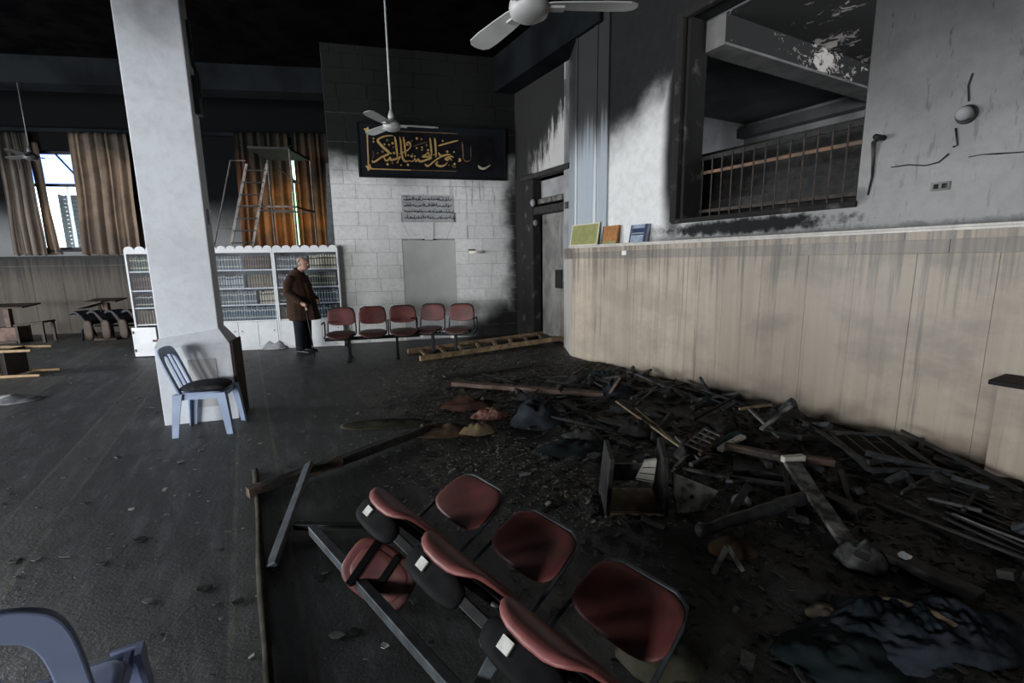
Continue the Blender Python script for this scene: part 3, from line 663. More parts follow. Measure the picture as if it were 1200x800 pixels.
# ================================================================== BOOKCASES AND BOOKS
KF = Frame((-5.20, 8.71), radians(11.5))
ZS = [.56, .86, 1.165, 1.50]; ZTOP = 1.80; DEP = .36
def bookcase(s0, s1, lab, ndoor, skipdoor=()):
    e = thing('bookcase', KF((s0 + s1) / 2, 0, -DEP / 2), lab, 'bookcase')
    W = MT['white_lam']; t = .028
    for a in (s0, s1 - t): MB().fbox(KF, a, a + t, 0, ZTOP, -DEP, 0).build('side_panel', W, e)
    MB().fbox(KF, s0 + t, s1 - t, .05, ZTOP, -DEP, -DEP + .012).build('back_panel', MT['dark_in'], e)
    MB().fbox(KF, s0, s1, ZTOP + .001, ZTOP + .026, -DEP, .005).build('top_board', W, e)
    for z in ZS: MB().fbox(KF, s0 + t, s1 - t, z - .022, z, -DEP + .012, -.012).build('shelf', W, e)
    MB().fbox(KF, s0 + t, s1 - t, 0, .05, -DEP, -.03).build('kick_board', W, e)
    # scalloped crest
    n = 7; wdt = (s1 - s0) / n; pts = [KF(s0, ZTOP + .027, 0), KF(s1, ZTOP + .027, 0), KF(s1, ZTOP + .07, 0)]
    for k in range(n - 1, -1, -1):
        for j in range(9):
            a = pi * j / 8; pts.append(KF(s0 + wdt * (k + .5) + cos(a) * wdt * .48, ZTOP + .07 + sin(a) * .06, 0))
    pts.append(KF(s0, ZTOP + .07, 0)); MB().prism(pts, -KF.n * .018).build('scalloped_crest', W, e)
    dw = (s1 - s0 - 2 * t) / ndoor
    for k in range(ndoor):
        a = s0 + t + k * dw
        if k in skipdoor: continue
        d = MB().fbox(KF, a + .003, a + dw - .003, .055, ZS[0] - .024, -.016, .002).build('door', W, e, bevel=.003)
        ks = a + dw - .06 if k % 2 == 0 else a + .06
        b = MB(); b.ell(KF(ks, .36, .012), (.011, .011, .011), 8, 6); b.build('knob', MT['iron'], d)
    # sliding glass
    mid = (s0 + s1) / 2
    MB().fbox(KF, s0 + t, mid + .03, ZS[0] + .002, ZTOP - .002, -.010, -.006).build('glass_pane', MT['glass_case'], e)
    MB().fbox(KF, mid - .03, s1 - t, ZS[0] + .002, ZTOP - .002, -.004, .0).build('glass_pane', MT['glass_case'], e)
    return e
def bookmat(name, c, c2): return mat('book_' + name, c, c2, 18, .6, vary=.6)
BM = {'maroon': bookmat('maroon', (.10, .045, .035), (.055, .03, .026)), 'cream': bookmat('cream', (.52, .46, .34), (.40, .34, .24)),
      'grey': bookmat('grey', (.20, .215, .23), (.14, .15, .16)), 'blue': bookmat('blue', (.16, .20, .235), (.10, .13, .155)),
      'black': bookmat('black', (.04, .04, .042), (.025, .025, .026)), 'white': bookmat('white', (.46, .46, .44), (.36, .36, .34)), 'tan': bookmat('tan', (.22, .17, .11), (.14, .11, .075)),
      'green': bookmat('green', (.13, .15, .105), (.08, .095, .07))}
BAND = {'maroon': 'gold_dim', 'cream': 'wood_dark', 'grey': 'page', 'blue': 'page', 'black': 'gold_pale', 'white': 'navy', 'tan': 'gold_dim', 'green': 'gold_pale'}
CNAME = {'maroon': 'dark maroon', 'cream': 'cream-spined', 'grey': 'grey', 'blue': 'blue-grey', 'black': 'black', 'white': 'off-white', 'tan': 'tan', 'green': 'olive green'}
_bk = {}
def book_mesh(color, wd, ht):
    key = (color, round(wd, 3), round(ht, 2))
    if key in _bk: return _bk[key]
    b = MB(); d = .19; w2 = wd / 2
    ring = lambda z: [V((-w2, d, z)), V((-w2, .012, z)), V((-w2 * .55, .002, z)), V((0, 0, z)), V((w2 * .55, .002, z)), V((w2, .012, z)), V((w2, d, z))]
    b.rings([ring(0), ring(ht)])
    b.cur = 1; b.box(-w2 * .8, w2 * .8, .012, d - .004, ht, ht + .001)
    b.cur = 2
    for z in (.18, .72): b.box(-w2 * .9, w2 * .9, -.0015, .004, ht * z, ht * (z + .09))
    me = bpy.data.meshes.new('book'); me.from_pydata([tuple(p) for p in b.v], [], b.f)
    for m_ in (BM[color], MT['page'], MT[BAND[color]]): me.materials.append(m_)
    me.polygons.foreach_set('material_index', b.m); me.update(); _bk[key] = me; return me
random.seed(8)
SHELFN = ['bottom', 'second lowest', 'third', 'top']
def fill(case, s0, s1, row, segs):
    """segs: list of (fraction start, end, colour, width, height)"""
    W = s1 - s0
    for (f0, f1, colr, wd, ht) in segs:
        s = s0 + W * f0 + .004
        nrm = '%s books on the %s shelf of the %s' % (CNAME[colr], SHELFN[row], case)
        while s + wd < s0 + W * f1:
            o = obj('book', book_mesh(colr, wd - .002, ht + random.choice((0, 0, .01, -.01))))
            o.location = KF(s + wd / 2, ZS[row] + .0005, -.05); o.rotation_euler = (0, 0, radians(11.5))
            tag(o, '%s book on the %s shelf of the %s' % (CNAME[colr], SHELFN[row], case), 'book', nrm)
            s += wd
def kpx(x): return KF.px(x, 330)[0]
U = [(kpx(247), kpx(322)), (kpx(322) + .004, kpx(398))]
UL = kpx(150); U0 = (UL, UL + 1.16)
bookcase(*U[0], 'white scalloped bookcase between the column and the standing man', 3)
bookcase(*U[1], 'white scalloped bookcase directly behind the standing man', 3)
bookcase(*U0, 'white scalloped bookcase left of the column with an open door', 3, skipdoor=(0,))
CN = ['bookcase between column and man', 'bookcase behind the man', 'bookcase left of the column']
a, c = U[0][0] + .03, U[0][1] - .03
fill(CN[0], a, c, 3, [(.0, .5, 'grey', .050, .24), (.5, 1, 'maroon', .042, .25)])  # grey left half stands in for reflections in the glass
fill(CN[0], a, c, 2, [(.06, .54, 'white', .044, .22), (.56, 1, 'tan', .046, .23)])
fill(CN[0], a, c, 1, [(0, .72, 'grey', .046, .24), (.73, 1, 'cream', .044, .23)])
fill(CN[0], a, c, 0, [(.04, 1, 'blue', .044, .24)])
a, c = U[1][0] + .03, U[1][1] - .03
fill(CN[1], a, c, 3, [(0, .52, 'grey', .050, .23), (.54, 1, 'cream', .048, .25)])
fill(CN[1], a, c, 2, [(0, .3, 'grey', .05, .23), (.31, 1, 'green', .044, .24)])
fill(CN[1], a, c, 1, [(0, .2, 'black', .036, .23), (.21, 1, 'blue', .052, .24)])
fill(CN[1], a, c, 0, [(0, .22, 'tan', .04, .22), (.23, 1, 'blue', .052, .23)])
a, c = U0[0] + .03, U0[1] - .03
fill(CN[2], a, a + .62, 3, [(0, 1, 'green', .044, .24)]); fill(CN[2], a, a + .62, 2, [(0, 1, 'maroon', .042, .24)])
fill(CN[2], a, a + .62, 1, [(0, 1, 'black', .04, .23)]); fill(CN[2], a, a + .62, 0, [(0, 1, 'tan', .048, .24)])
# opened cabinet door of the left bookcase
dq0 = fl(159, 419); dq1 = fl(187, 418); od = MB(); dd = (dq1 - dq0); DFr = Frame((dq0.x, dq0.y), atan2(dd.y, dd.x))
cd = thing('cabinet_door', DFr(.2, 0), 'white cabinet door standing open left of the column base', 'cabinet door')
MB().fbox(DFr, 0, dd.length, .02, .53, -.018, 0).build('door_leaf', MT['white_plain'], cd, bevel=.003)
for z in (.10, .42): MB().fbox(DFr, .012, .035, z, z + .05, 0, .008).build('hinge', MT['iron'], cd)
MB().fbox(DFr, .32, .40, .27, .31, 0, .004).build('stain', MT['plank_red'], cd)

# ================================================================== CURTAINS
def curtain(name, lab, s0, s1, zt, zb, off, folds, amp, m, pull=None, seed=0):
    random.seed(seed); ph = random.random() * 6; b = MB()
    def fn(u, v):
        sa, sb = s0, s1
        if pull: sa += pull[0] * v ** 1.5; sb += pull[1] * v ** 1.5
        s = sa + (sb - sa) * u; z = zt + (zb - zt) * v
        k = folds * 2 * pi * u + ph
        o = off + amp * (.7 * sin(k) + .3 * sin(k * 1.7 + 1 + v)) * (.75 + .35 * v) + .012 * sin(9 * v + 3 * u)
        return LW(s + .012 * sin(k * 2 + v), z + .02 * sin(k) * v, o)
    b.grid(fn, folds * 10, 26)
    return tag(b.build(name, m, None, smooth=True, solid=.004), lab, 'curtain')
curtain('curtain', 'grey-brown curtain gathered on the left side of the bright window', -1.95, -1.36, 4.58, 1.88, .16, 5, .05, MT['curtain_dark'], (-.06, .02), 1)
curtain('curtain', 'narrow tan curtain flap beside the bright left window', -1.42, -1.22, 4.4, 1.9, .05, 2, .03, MT['curtain'], (.02, .08), 2)
curtain('curtain', 'tan smoke-stained curtain right of the bright window', -.50, .68, 4.60, 1.87, .15, 6, .06, MT['curtain'], (-.10, -.04), 3)
curtain('curtain', 'orange curtain left of the green light strip', 2.98, 4.19, 4.70, 1.80, .14, 6, .06, MT['curtain_orange'], (-.06, .0), 4)
curtain('curtain', 'orange curtain right of the green light strip', 4.28, 5.32, 4.72, 1.80, .14, 6, .06, MT['curtain_orange'], (.0, .03), 5)

# ================================================================== SCAFFOLD behind the bookcases
SF = Frame((KF(0, 0, -2.0).x, KF(0, 0, -2.0).y), radians(11.5))
def sp_(x, y, off): return SF.px(x, y, off)
sc = thing('scaffold_tower', SF(-1.2, 0, .3), 'rusty metal scaffold platform with a steep ladder behind the bookcases', 'scaffold')
def post(name, pts, r, m): b = MB(); b.tube(pts, r, 8); return b.build(name, m, sc)
def S(x, y, off, z=None):
    s_, z_ = SF.px(x, y, off); return SF(s_, z_ if z is None else z, off)
# platform
za = SF.px(330, 181, .5)[1]
pA, pB, pC, pD = S(290, 178, 1.0), S(340, 186, 1.0), S(363, 185, -.1), S(312, 175, -.1)
for q in (pA, pB, pC, pD): q.z = za
MB().prism([pA, pB, pC, pD], V((0, 0, .04))).build('platform', MT['char'], sc)
lo = SF.px(345, 245, .5)[1]
for nm, q, px in (('a', pB, 347), ('b', pC, 366)):
    post('post', [V((q.x, q.y, 0)), q], .022, MT['scaffold'])
post('post', [V((pD.x, pD.y, 0)), pD], .022, MT['scaffold'])
k0 = [V((q.x, q.y, lo)) for q in (pA, pB, pC, pD)]
post('rail', [k0[0] - (k0[1] - k0[0]) * .35, k0[1]], .02, MT['scaffold_light']); post('rail', [k0[1], k0[2]], .02, MT['scaffold']); post('rail', [k0[3], k0[2]], .018, MT['scaffold'])
post('rail', [k0[0] + V((0, 0, -.08)), k0[1] + V((0, 0, -.08))], .015, MT['scaffold'])
post('brace', [S(326, 197, .6), S(352, 216, .6)], .013, MT['char'])
# ladder
lt0, lt1, lb0, lb1 = S(289, 192, 1.0), S(313, 192, 1.0), S(270, 290, 1.25), S(296, 290, 1.25)
def ext(a, b, z): return a + (b - a) * ((a.z - z) / (a.z - b.z))
lf0, lf1 = ext(lt0, lb0, .0), ext(lt1, lb1, .0)
for (t, f) in ((lt0, lf0), (lt1, lf1)):
    b = MB(); b.bar(f, t, .05, .025, up=SF.n); b.build('ladder_rail', MT['scaffold_light'], sc)
for k in range(15):
    f = .04 + k * .066
    b = MB(); b.bar(lf0 + (lt0 - lf0) * f, lf1 + (lt1 - lf1) * f, .04, .022, up=(0, 0, 1)); b.build('ladder_rung', MT['char'], sc)
# handrail frame on the left
h0, h1, h2 = S(256, 262, .7), S(270, 188, .7), S(288, 188, .7)
hb = ext(h1, h0, 0.0)
post('handrail', [hb, h1, h2], .014, MT['scaffold'])
post('handrail', [S(258, 268, .7), S(280, 268, .7)], .011, MT['scaffold'])
tag(MB().hexa([BW(-.62, 0, -.62), BW(-.30, 0, -.62), BW(-.30, 0, -.66), BW(-.62, 0, -.66), BW(-.42, 3.55, -.62), BW(-.32, 3.55, -.62), BW(-.32, 3.55, -.66), BW(-.42, 3.55, -.66)]).build('leaning_board', MT['grey_steel']), 'tall grey board leaning at the left end of the stone wall', 'board')

# ================================================================== CALLIGRAPHY PANEL
pn = thing('calligraphy_panel', BW(1.67, 3.19, .0), 'long black framed panel with gold Arabic calligraphy on the stone wall', 'wall panel')
PO = .075
MB().fbox(BW, .23, 3.10, 3.19, 4.19, .012, .060).build('board', MT['panel_navy'], pn)
MB().fbox(BW, .50, 2.85, 3.35, 4.02, .060, .066).build('field', MT['panel_black'], pn)
f = MB()
for a_, c_, z0, z1 in ((.23, 3.10, 3.19, 3.23), (.23, 3.10, 4.15, 4.19), (.23, .27, 3.23, 4.15), (3.06, 3.10, 3.23, 4.15)): f.fbox(BW, a_, c_, z0, z1, .060, .085)
f.build('frame', MT['panel_black'], pn, bevel=.004)
def cal(px, py, o): return (o + px / 12.0, 150 + py / 12.0)
def smooth_pts(p, n=6):
    out = []
    for i in range(len(p) - 1):
        p0 = p[max(i - 1, 0)]; p1 = p[i]; p2 = p[i + 1]; p3 = p[min(i + 2, len(p) - 1)]
        for k in range(n):
            t = k / n
            out.append(tuple(.5 * (2 * p1[j] + (p2[j] - p0[j]) * t + (2 * p0[j] - 5 * p1[j] + 4 * p2[j] - p3[j]) * t * t + (-p0[j] + 3 * p1[j] - 3 * p2[j] + p3[j]) * t ** 3) for j in (0, 1)))
    out.append(tuple(p[-1])); return out
def stroke(pts, o, wid, m):
    P = smooth_pts([BW.px(*cal(x, y, o), PO) for x, y in pts]); n = len(P); b = MB(); L = []; R_ = []
    for i, q in enumerate(P):
        a = P[max(i - 1, 0)]; c = P[min(i + 1, n - 1)]; dx, dz = c[0] - a[0], c[1] - a[1]; l = sqrt(dx * dx + dz * dz) or 1
        ang = atan2(dz, dx); ww = wid * (.5 + .5 * abs(sin(ang - radians(55)))) * min(1, .35 + 3.0 * min(i, n - 1 - i) / n)
        nx, nz = -dz / l * ww / 2, dx / l * ww / 2
        L.append((q[0] + nx, q[1] + nz)); R_.append((q[0] - nx, q[1] - nz))
    vs = [BW(*p, PO) for p in L] + [BW(*p, PO) for p in R_] + [BW(*p, PO - .009) for p in L] + [BW(*p, PO - .009) for p in R_]
    fs = []
    for i in range(n - 1):
        fs += [(i, n + i, n + i + 1, i + 1), (i, i + 1, 2 * n + i + 1, 2 * n + i), (n + i, 3 * n + i, 3 * n + i + 1, n + i + 1)]
    b.add(vs, fs); b.build('letter_stroke', MT[m], pn)
ST = [
 ([(545, 105), (440, 112), (345, 152), (335, 185), (400, 262), (478, 330), (486, 360), (440, 385), (380, 412), (300, 466), (262, 474), (252, 455)], 415, .046, 'gold'),
 ([(420, 405), (438, 450), (478, 450), (500, 418), (522, 446), (560, 440), (610, 425), (645, 405), (632, 440), (602, 482)], 415, .044, 'gold'),
 ([(568, 115), (585, 200), (600, 320), (612, 425)], 415, .044, 'gold'),
 ([(640, 122), (655, 200), (665, 330), (688, 432), (722, 466), (775, 460)], 415, .042, 'gold'),
 ([(690, 122), (705, 200), (718, 320), (726, 405)], 415, .042, 'gold'),
 ([(772, 242), (742, 236), (742, 210), (768, 200), (792, 228), (788, 270), (750, 312), (690, 342), (632, 366)], 415, .036, 'gold'),
 ([(770, 460), (828, 466), (850, 432), (872, 466), (898, 440), (922, 466), (962, 466), (1010, 448), (1085, 420), (1040, 402), (962, 400), (1000, 380), (1040, 348), (1060, 374), (1090, 386)], 415, .042, 'gold'),
 ([(1065, 138), (1075, 200), (1084, 300), (1090, 385)], 415, .042, 'gold'),
 ([(1130, 138), (1140, 200), (1148, 300), (1152, 410)], 415, .042, 'gold'),
 ([(825, 258), (920, 225), (1030, 195)], 415, .016, 'gold_dim'),
 ([(285, 345), (312, 382), (345, 388)], 490, .034, 'gold'),
 ([(455, 370), (400, 376), (320, 402), (220, 470), (150, 528), (112, 522), (95, 500)], 490, .042, 'gold'),
 ([(500, 412), (460, 398), (380, 430), (422, 446), (442, 420), (474, 455)], 490, .036, 'gold'),
 ([(245, 488), (266, 520), (320, 536), (380, 516), (412, 480)], 490, .040, 'gold'),
 ([(280, 250), (400, 216), (565, 173)], 490, .036, 'gold'),
 ([(618, 195), (630, 300), (637, 445)], 490, .034, 'gold_dim'),
 ([(572, 425), (596, 455), (562, 468)], 490, .036, 'gold'),
 ([(648, 440), (668, 466), (720, 462), (742, 435)], 490, .022, 'gold_dim'),
 ([(738, 250), (742, 340), (744, 420)], 490, .016, 'gold_dim'),
 ([(845, 526), (880, 562), (940, 566), (1015, 520)], 490, .046, 'gold_pale'),
 ([(470, 520), (500, 546), (538, 546)], 490, .024, 'gold_dim'),
 ([(265, 320), (275, 380), (255, 440)], 415, .016, 'gold_dim'),
]
for st in ST: stroke(*st)
DOTS = [(465, 170), (490, 235), (425, 228), (540, 212), (555, 268), (515, 355), (560, 350), (610, 482), (822, 368), (808, 396), (852, 396), (955, 305), (1020, 240), (955, 270), (1120, 376), (470, 508), (538, 490), (660, 520), (757, 515), (880, 282), (812, 180), (882, 145), (950, 155), (760, 382), (400, 330), (272, 190), (272, 145), (1040, 310), (330, 350),
        (900 + 270, 480), (900 + 410, 330), (900 + 505, 335), (900 + 430, 520), (900 + 512, 505), (900 + 220, 376), (900 + 345, 180), (900 + 45, 155)]
for k, (x, y) in enumerate(DOTS):
    s_, z_ = BW.px(*cal(x, y, 415), PO); r_ = .020 if k % 3 else .027
    MB().prism([BW(s_ - r_, z_, PO), BW(s_, z_ - r_, PO), BW(s_ + r_, z_, PO), BW(s_, z_ + r_, PO)], -BW.n * .009).build('letter_dot', MT['gold' if k % 4 else 'gold_dim'], pn)
def line_(p, q, o1, o2, wid, m):
    a = BW.px(*cal(*p, o1), PO); c = BW.px(*cal(*q, o2), PO); b = MB(); b.bar(BW(*a, PO - .004), BW(*c, PO - .004), wid, .008, up=BW.n); b.build('border_line', MT[m], pn)
line_((182, 40), (202, 560), 415, 415, .024, 'gold'); line_((210, 572), (800, 590), 415, 415, .018, 'gold'); line_((800, 590), (540, 607), 415, 490, .014, 'gold_dim')
line_((200, 22), (900, 55), 415, 415, .014, 'gold_dim'); line_((900, 55), (560, 78), 415, 490, .014, 'gold_dim')
for (x, y) in ((182, 30), (210, 555)):
    s_, z_ = BW.px(*cal(x, y, 415), PO)
    MB().prism([BW(s_ + .07 * cos(k * pi / 4 + .4) * (1 if k % 2 else .55), z_ + .07 * sin(k * pi / 4 + .4) * (1 if k % 2 else .55), PO) for k in range(8)], -BW.n * .01).build('corner_ornament', MT['gold'], pn)

# ================================================================== CEILING FANS
def fan(hub, rod_top, blade_l, ang0, lab, fm='fan'):
    e = thing('ceiling_fan', hub, lab, 'fan', 'ceiling fans'); h = V(hub)
    b = MB(); b.tube([h + V((0, 0, .06)), V((h.x, h.y, rod_top))], .013, 8); b.build('down_rod', MT[fm], e, smooth=True)
    prof = [(.02, .09), (.05, .085), (.085, .06), (.11, .03), (.115, .0), (.105, -.035), (.07, -.055), (.02, -.06)]
    b = MB(); b.rings([[h + V((r * cos(2 * pi * k / 20), r * sin(2 * pi * k / 20), z)) for k in range(20)] for r, z in prof[::-1]]); b.build('motor_housing', MT[fm], e, smooth=True)
    b = MB(); b.rings([[h + V((r * cos(2 * pi * k / 12), r * sin(2 * pi * k / 12), z)) for k in range(12)] for r, z in [(.03, .08), (.045, .12), (.02, .2)]]); b.build('canopy_cup', MT[fm], e, smooth=True)
    for j in range(3):
        a = ang0 + j * 2 * pi / 3; d = V((cos(a), sin(a), 0)); n = V((-sin(a), cos(a), 0))
        b = MB(); b.bar(h + d * .08, h + d * .2, .05, .012); 
        b.build('blade_arm', MT[fm], e)
        pts = []
        for t, wv in ((.16, .045), (.22, .058), (.45, .068), (.75, .075), (.92, .07), (.985, .045), (1.0, .01)): pts.append((t, wv))
        up = [h + d * (blade_l * t) + n * wv + V((0, 0, .012 + .15 * wv)) for t, wv in pts]; dn = [h + d * (blade_l * t) - n * wv + V((0, 0, .012 - .15 * wv)) for t, wv in pts]
        b = MB(); b.prism(up + dn[::-1], V((0, 0, .006))); b.build('blade', MT[fm], e)
    return e
def at_depth(x, y, Y):
    d = ray(x, y); return CAM + d * (Y / d.y)
def fan_angle(hub, tip):      # the angle that points a blade at a pixel
    q = fl(*tip, hub.z); return atan2(q.y - hub.y, q.x - hub.x), (q - hub).length
hA = at_depth(620, 10, 2.95); a, l = fan_angle(hA, (718, 11)); fan(hA, CEIL, .62, a, 'white ceiling fan nearest the camera, cut by the top of the picture')
hB = at_depth(459, 148, 6.7); a, l = fan_angle(hB, (512, 151)); fan(hB, CEIL, .62, a, 'white ceiling fan hanging in front of the calligraphy panel')
hC = at_depth(36, 184, 9.6); a, l = fan_angle(hC, (66, 187)); fan(hC, CEIL, .62, a, 'dull grey ceiling fan in front of the bright left window', 'fan_dull')

# ================================================================== RED SEAT BENCHES
def sq(t, p=2.0 / 3.2):     # superellipse unit point
    c, s_ = cos(t), sin(t); return (math.copysign(abs(c) ** p, c), math.copysign(abs(s_) ** p, s_))
def pad(b, w_, h_, th, fn, n=28):
    """cushion in (x, v) plane with thickness; fn maps (x, v, t) to a place; v in -h/2..h/2"""
    rs = []
    prof = [(0.05, -1), (.55, -1), (.88, -.92), (.975, -.55), (1, 0), (.975, .55), (.88, .92), (.55, 1), (.05, 1)]
    for (k, t) in prof: rs.append([fn(sq(2 * pi * i / n)[0] * w_ / 2 * k, sq(2 * pi * i / n)[1] * h_ / 2 * k, t * th / 2) for i in range(n)])
    b.rings(rs); return b
def seat_fn(x, v, t):       # v: -front .. +back
    z = .44 + .21 * x * x
    if v > .12: z += (v - .12) ** 2 * 2.0
    if v < -.12:
        a_ = (-.12 - v) / .078; return V((x, -.14 - (.078 + t) * sin(a_), z + t - (.078 + t) * (1 - cos(a_))))
    return V((x, v - .02, z + t))
def back_fn(x, v, t):       # v: up, the lower edge a little wider
    x = x * (1 + .10 * max(0, -v / .145))
    return V((x, .215 + .20 * v - t - .45 * x * x + .04, .70 + v))
def make_bench(n, lab, cat, M, group=None, redm='red', padm='red_pad', pitch=.52, frame_m='iron', tags=True, arms=(), legs=True, shellm='black_shell', tubem=None, tipped=False):
    e = thing('seat_bench', (0, 0, 0), lab, cat, group, M=M)
    L = (n - 1) * pitch
    MB().box(-.26, L + .26, *((-.03, .03, .33, .385) if not tipped else (-.02, .02, .30, .345))).build('beam', MT[frame_m], e, local=True, bevel=.004)
    for lx in () if not legs else ((.06, L - .06) if n < 3 else (.12, L - .12)):
        lg_ = MB().box(lx - .022, lx + .022, -.025, .025, .03, .33).build('leg', MT[frame_m], e, local=True)
        b = MB(); b.hexa([(lx - .03, -.24, 0), (lx + .03, -.24, 0), (lx + .03, .24, 0), (lx - .03, .24, 0), (lx - .025, -.22, .02), (lx + .025, -.22, .02), (lx + .025, .22, .035), (lx - .025, .22, .035)]); b.build('foot', MT[frame_m], lg_, local=True)
    for i in range(n):
        x0 = i * pitch
        def off(fn): return lambda x, v, t: fn(x, v, t) + V((x0, 0, 0))
        b = MB(); pad(b, .45, .46, .035, off(seat_fn)); st = b.build('seat', MT[padm], e, local=True, smooth=True)
        b = MB(); pad(b, .44, .38, .016, off(lambda x, v, t: seat_fn(x, v + .01, t) - V((0, 0, .022)))); b.build('seat_shell', MT[shellm], st, local=True, smooth=True)
        br = MB().box(x0 - .12, x0 + .12, -.14, .12, .385, .408).build('seat_bracket', MT['black_shell'], e, local=True, bevel=.006)
        for xx in (-.10, .10): MB().box(x0 + xx - .018, x0 + xx + .018, -.19, .16, .380, .404).build('rib', MT['black_shell'], br, local=True)
        if tipped:
            lipb = MB(); pad(lipb, .41, .13, .03, lambda x, v, t: V((x0 + x, -.196 + t + .5 * x * x, .335 + v))); lipb.build('lip_shell', MT['black_shell'], st, local=True, smooth=True)
        if tags: MB().box(x0 - .085, x0 - .03, -.219, -.212, .318, .362).build('tag', MT['tag'], br, local=True)
        b = MB(); pad(b, .44, .29, .022, off(back_fn)); b.build('backrest', MT[redm], e, local=True, smooth=True)
        def fr(sg):
            return [(x0 + sg * .17, .02, .39), (x0 + sg * .215, .12, .40), (x0 + sg * .225, .20, .43), (x0 + sg * .222, .225, .55), (x0 + sg * .215, .26, .74), (x0 + sg * .19, .277, .82), (x0 + sg * .13, .285, .848)]
        b = MB(); b.tube(fr(-1) + fr(1)[::-1], .0105, 8); b.build('back_frame', MT[tubem or frame_m], e, local=True, smooth=True)
    for ax in arms:
        b = MB(); b.tube([(ax, .02, .38), (ax, .18, .40), (ax, .2, .60), (ax, .16, .63), (ax, -.14, .63)], .012, 8); ar = b.build('armrest', MT[frame_m], e, local=True, smooth=True)
    return e
# row in front of the stone wall
pA = fl(397, 412); pB = fl(500, 407)
zc = V((0, 0, 1))
def bench_M(p, ang): return Matrix.Translation(p) @ Matrix.Rotation(ang, 4, 'Z')
q1 = CAM + ray(400, 372) * 1; 
def seat_at(x, y, z): return fl(x, y, z)
s1_ = seat_at(400, 371, .70); s3_ = seat_at(472, 368, .70)
dv = s3_ - s1_; an = atan2(dv.y, dv.x); per = V((-sin(an), cos(an), 0))
make_bench(3, 'upright bench of three maroon chairs nearest the standing man', 'bench', bench_M(V((s1_.x, s1_.y, 0)) - per * .24, an), 'maroon seat benches', padm='red_dark', pitch=dv.length / 2, arms=(-.27, dv.length / 2 * 1.5))
s4_ = seat_at(507, 366, .70); s5_ = seat_at(541, 366, .70); dv = s5_ - s4_; an = atan2(dv.y, dv.x); per = V((-sin(an), cos(an), 0))
make_bench(2, 'upright bench of two maroon chairs nearest the fallen ladder', 'bench', bench_M(V((s4_.x, s4_.y, 0)) - per * .24, an), 'maroon seat benches', padm='red_dark', pitch=dv.length, arms=(-.28, dv.length + .28))
# the bench tipped on its back in the foreground
t1 = fl(451, 589, .40); t3 = fl(624, 742, .40); ex = (t3 - t1); PT = ex.length / 2; ex.z = 0; ex.normalize()
hz = ex.cross(V((0, 0, -1))); TH = radians(50); ey = hz * cos(TH) - V((0, 0, 1)) * sin(TH); ez = ex.cross(ey)
Mf = basis(ex, ey, ez, V((t1.x, t1.y, .40)) - ey * (-.205) - ez * .42); ez = hz
FB = make_bench(3, 'bench of three maroon chairs tipped on its back in the foreground', 'bench', Mf, 'maroon seat benches', pitch=PT, legs=False, tubem='grey_steel', tipped=True)
# loose seat shell
ls = thing('seat_shell', fl(445, 676), 'loose maroon seat shell lying below the tipped bench', 'seat shell')
def lsf(x, v, t):
    c = fl(445, 672, .12); a_ = ex; nn = ((CAM - c).normalized() - hz * .25).normalized(); a_ = (ex - nn * ex.dot(nn)).normalized(); u_ = nn.cross(a_)
    return c + a_ * x + u_ * v + nn * (t + .9 * x * x * .6 + .5 * v * v)
b = MB(); pad(b, .36, .25, .02, lsf); b.build('shell', MT['red'], ls, smooth=True)
b = MB(); pad(b, .29, .19, .03, lambda x, v, t: lsf(x, v, t * 1.15)); b.build('inner_pad', MT['red_pad'], ls, smooth=True)
for xx in (-.09, .03): 
    b = MB(); b.hexa([lsf(xx - .016, -.11, -.028), lsf(xx + .016, -.11, -.028), lsf(xx + .016, .11, -.028), lsf(xx - .016, .11, -.028), lsf(xx - .016, -.11, .03), lsf(xx + .016, -.11, .03), lsf(xx + .016, .11, .03), lsf(xx - .016, .11, .03)]); b.build('strap', MT['black_shell'], ls)

# dismantled steel frame beside it
sf = thing('steel_bench_frame', fl(365, 622), 'dismantled grey steel bench frame lying left of the tipped bench', 'metal frame')
b = MB(); b.bar(fl(366, 620, .09), fl(560, 838, .09), .045, .055); b.build('beam', MT['grey_steel'], sf, bevel=.004)
b = MB(); b.bar(fl(318, 664, .03), fl(362, 543, .10), .06, .03, twist=.5); b.build('foot_bar', MT['grey_steel'], sf, bevel=.004)
b = MB(); b.bar(fl(345, 616, .05), fl(430, 617, .05), .04, .04); b.build('leg', MT['iron'], sf, bevel=.003)
b = MB(); b.bar(fl(563, 800, .05), fl(590, 752, .25), .05, .05); 
sl = tag(b.build('metal_post', MT['grey_steel'], bevel=.004), 'short grey steel post standing up in front of the tipped bench', 'metal post')

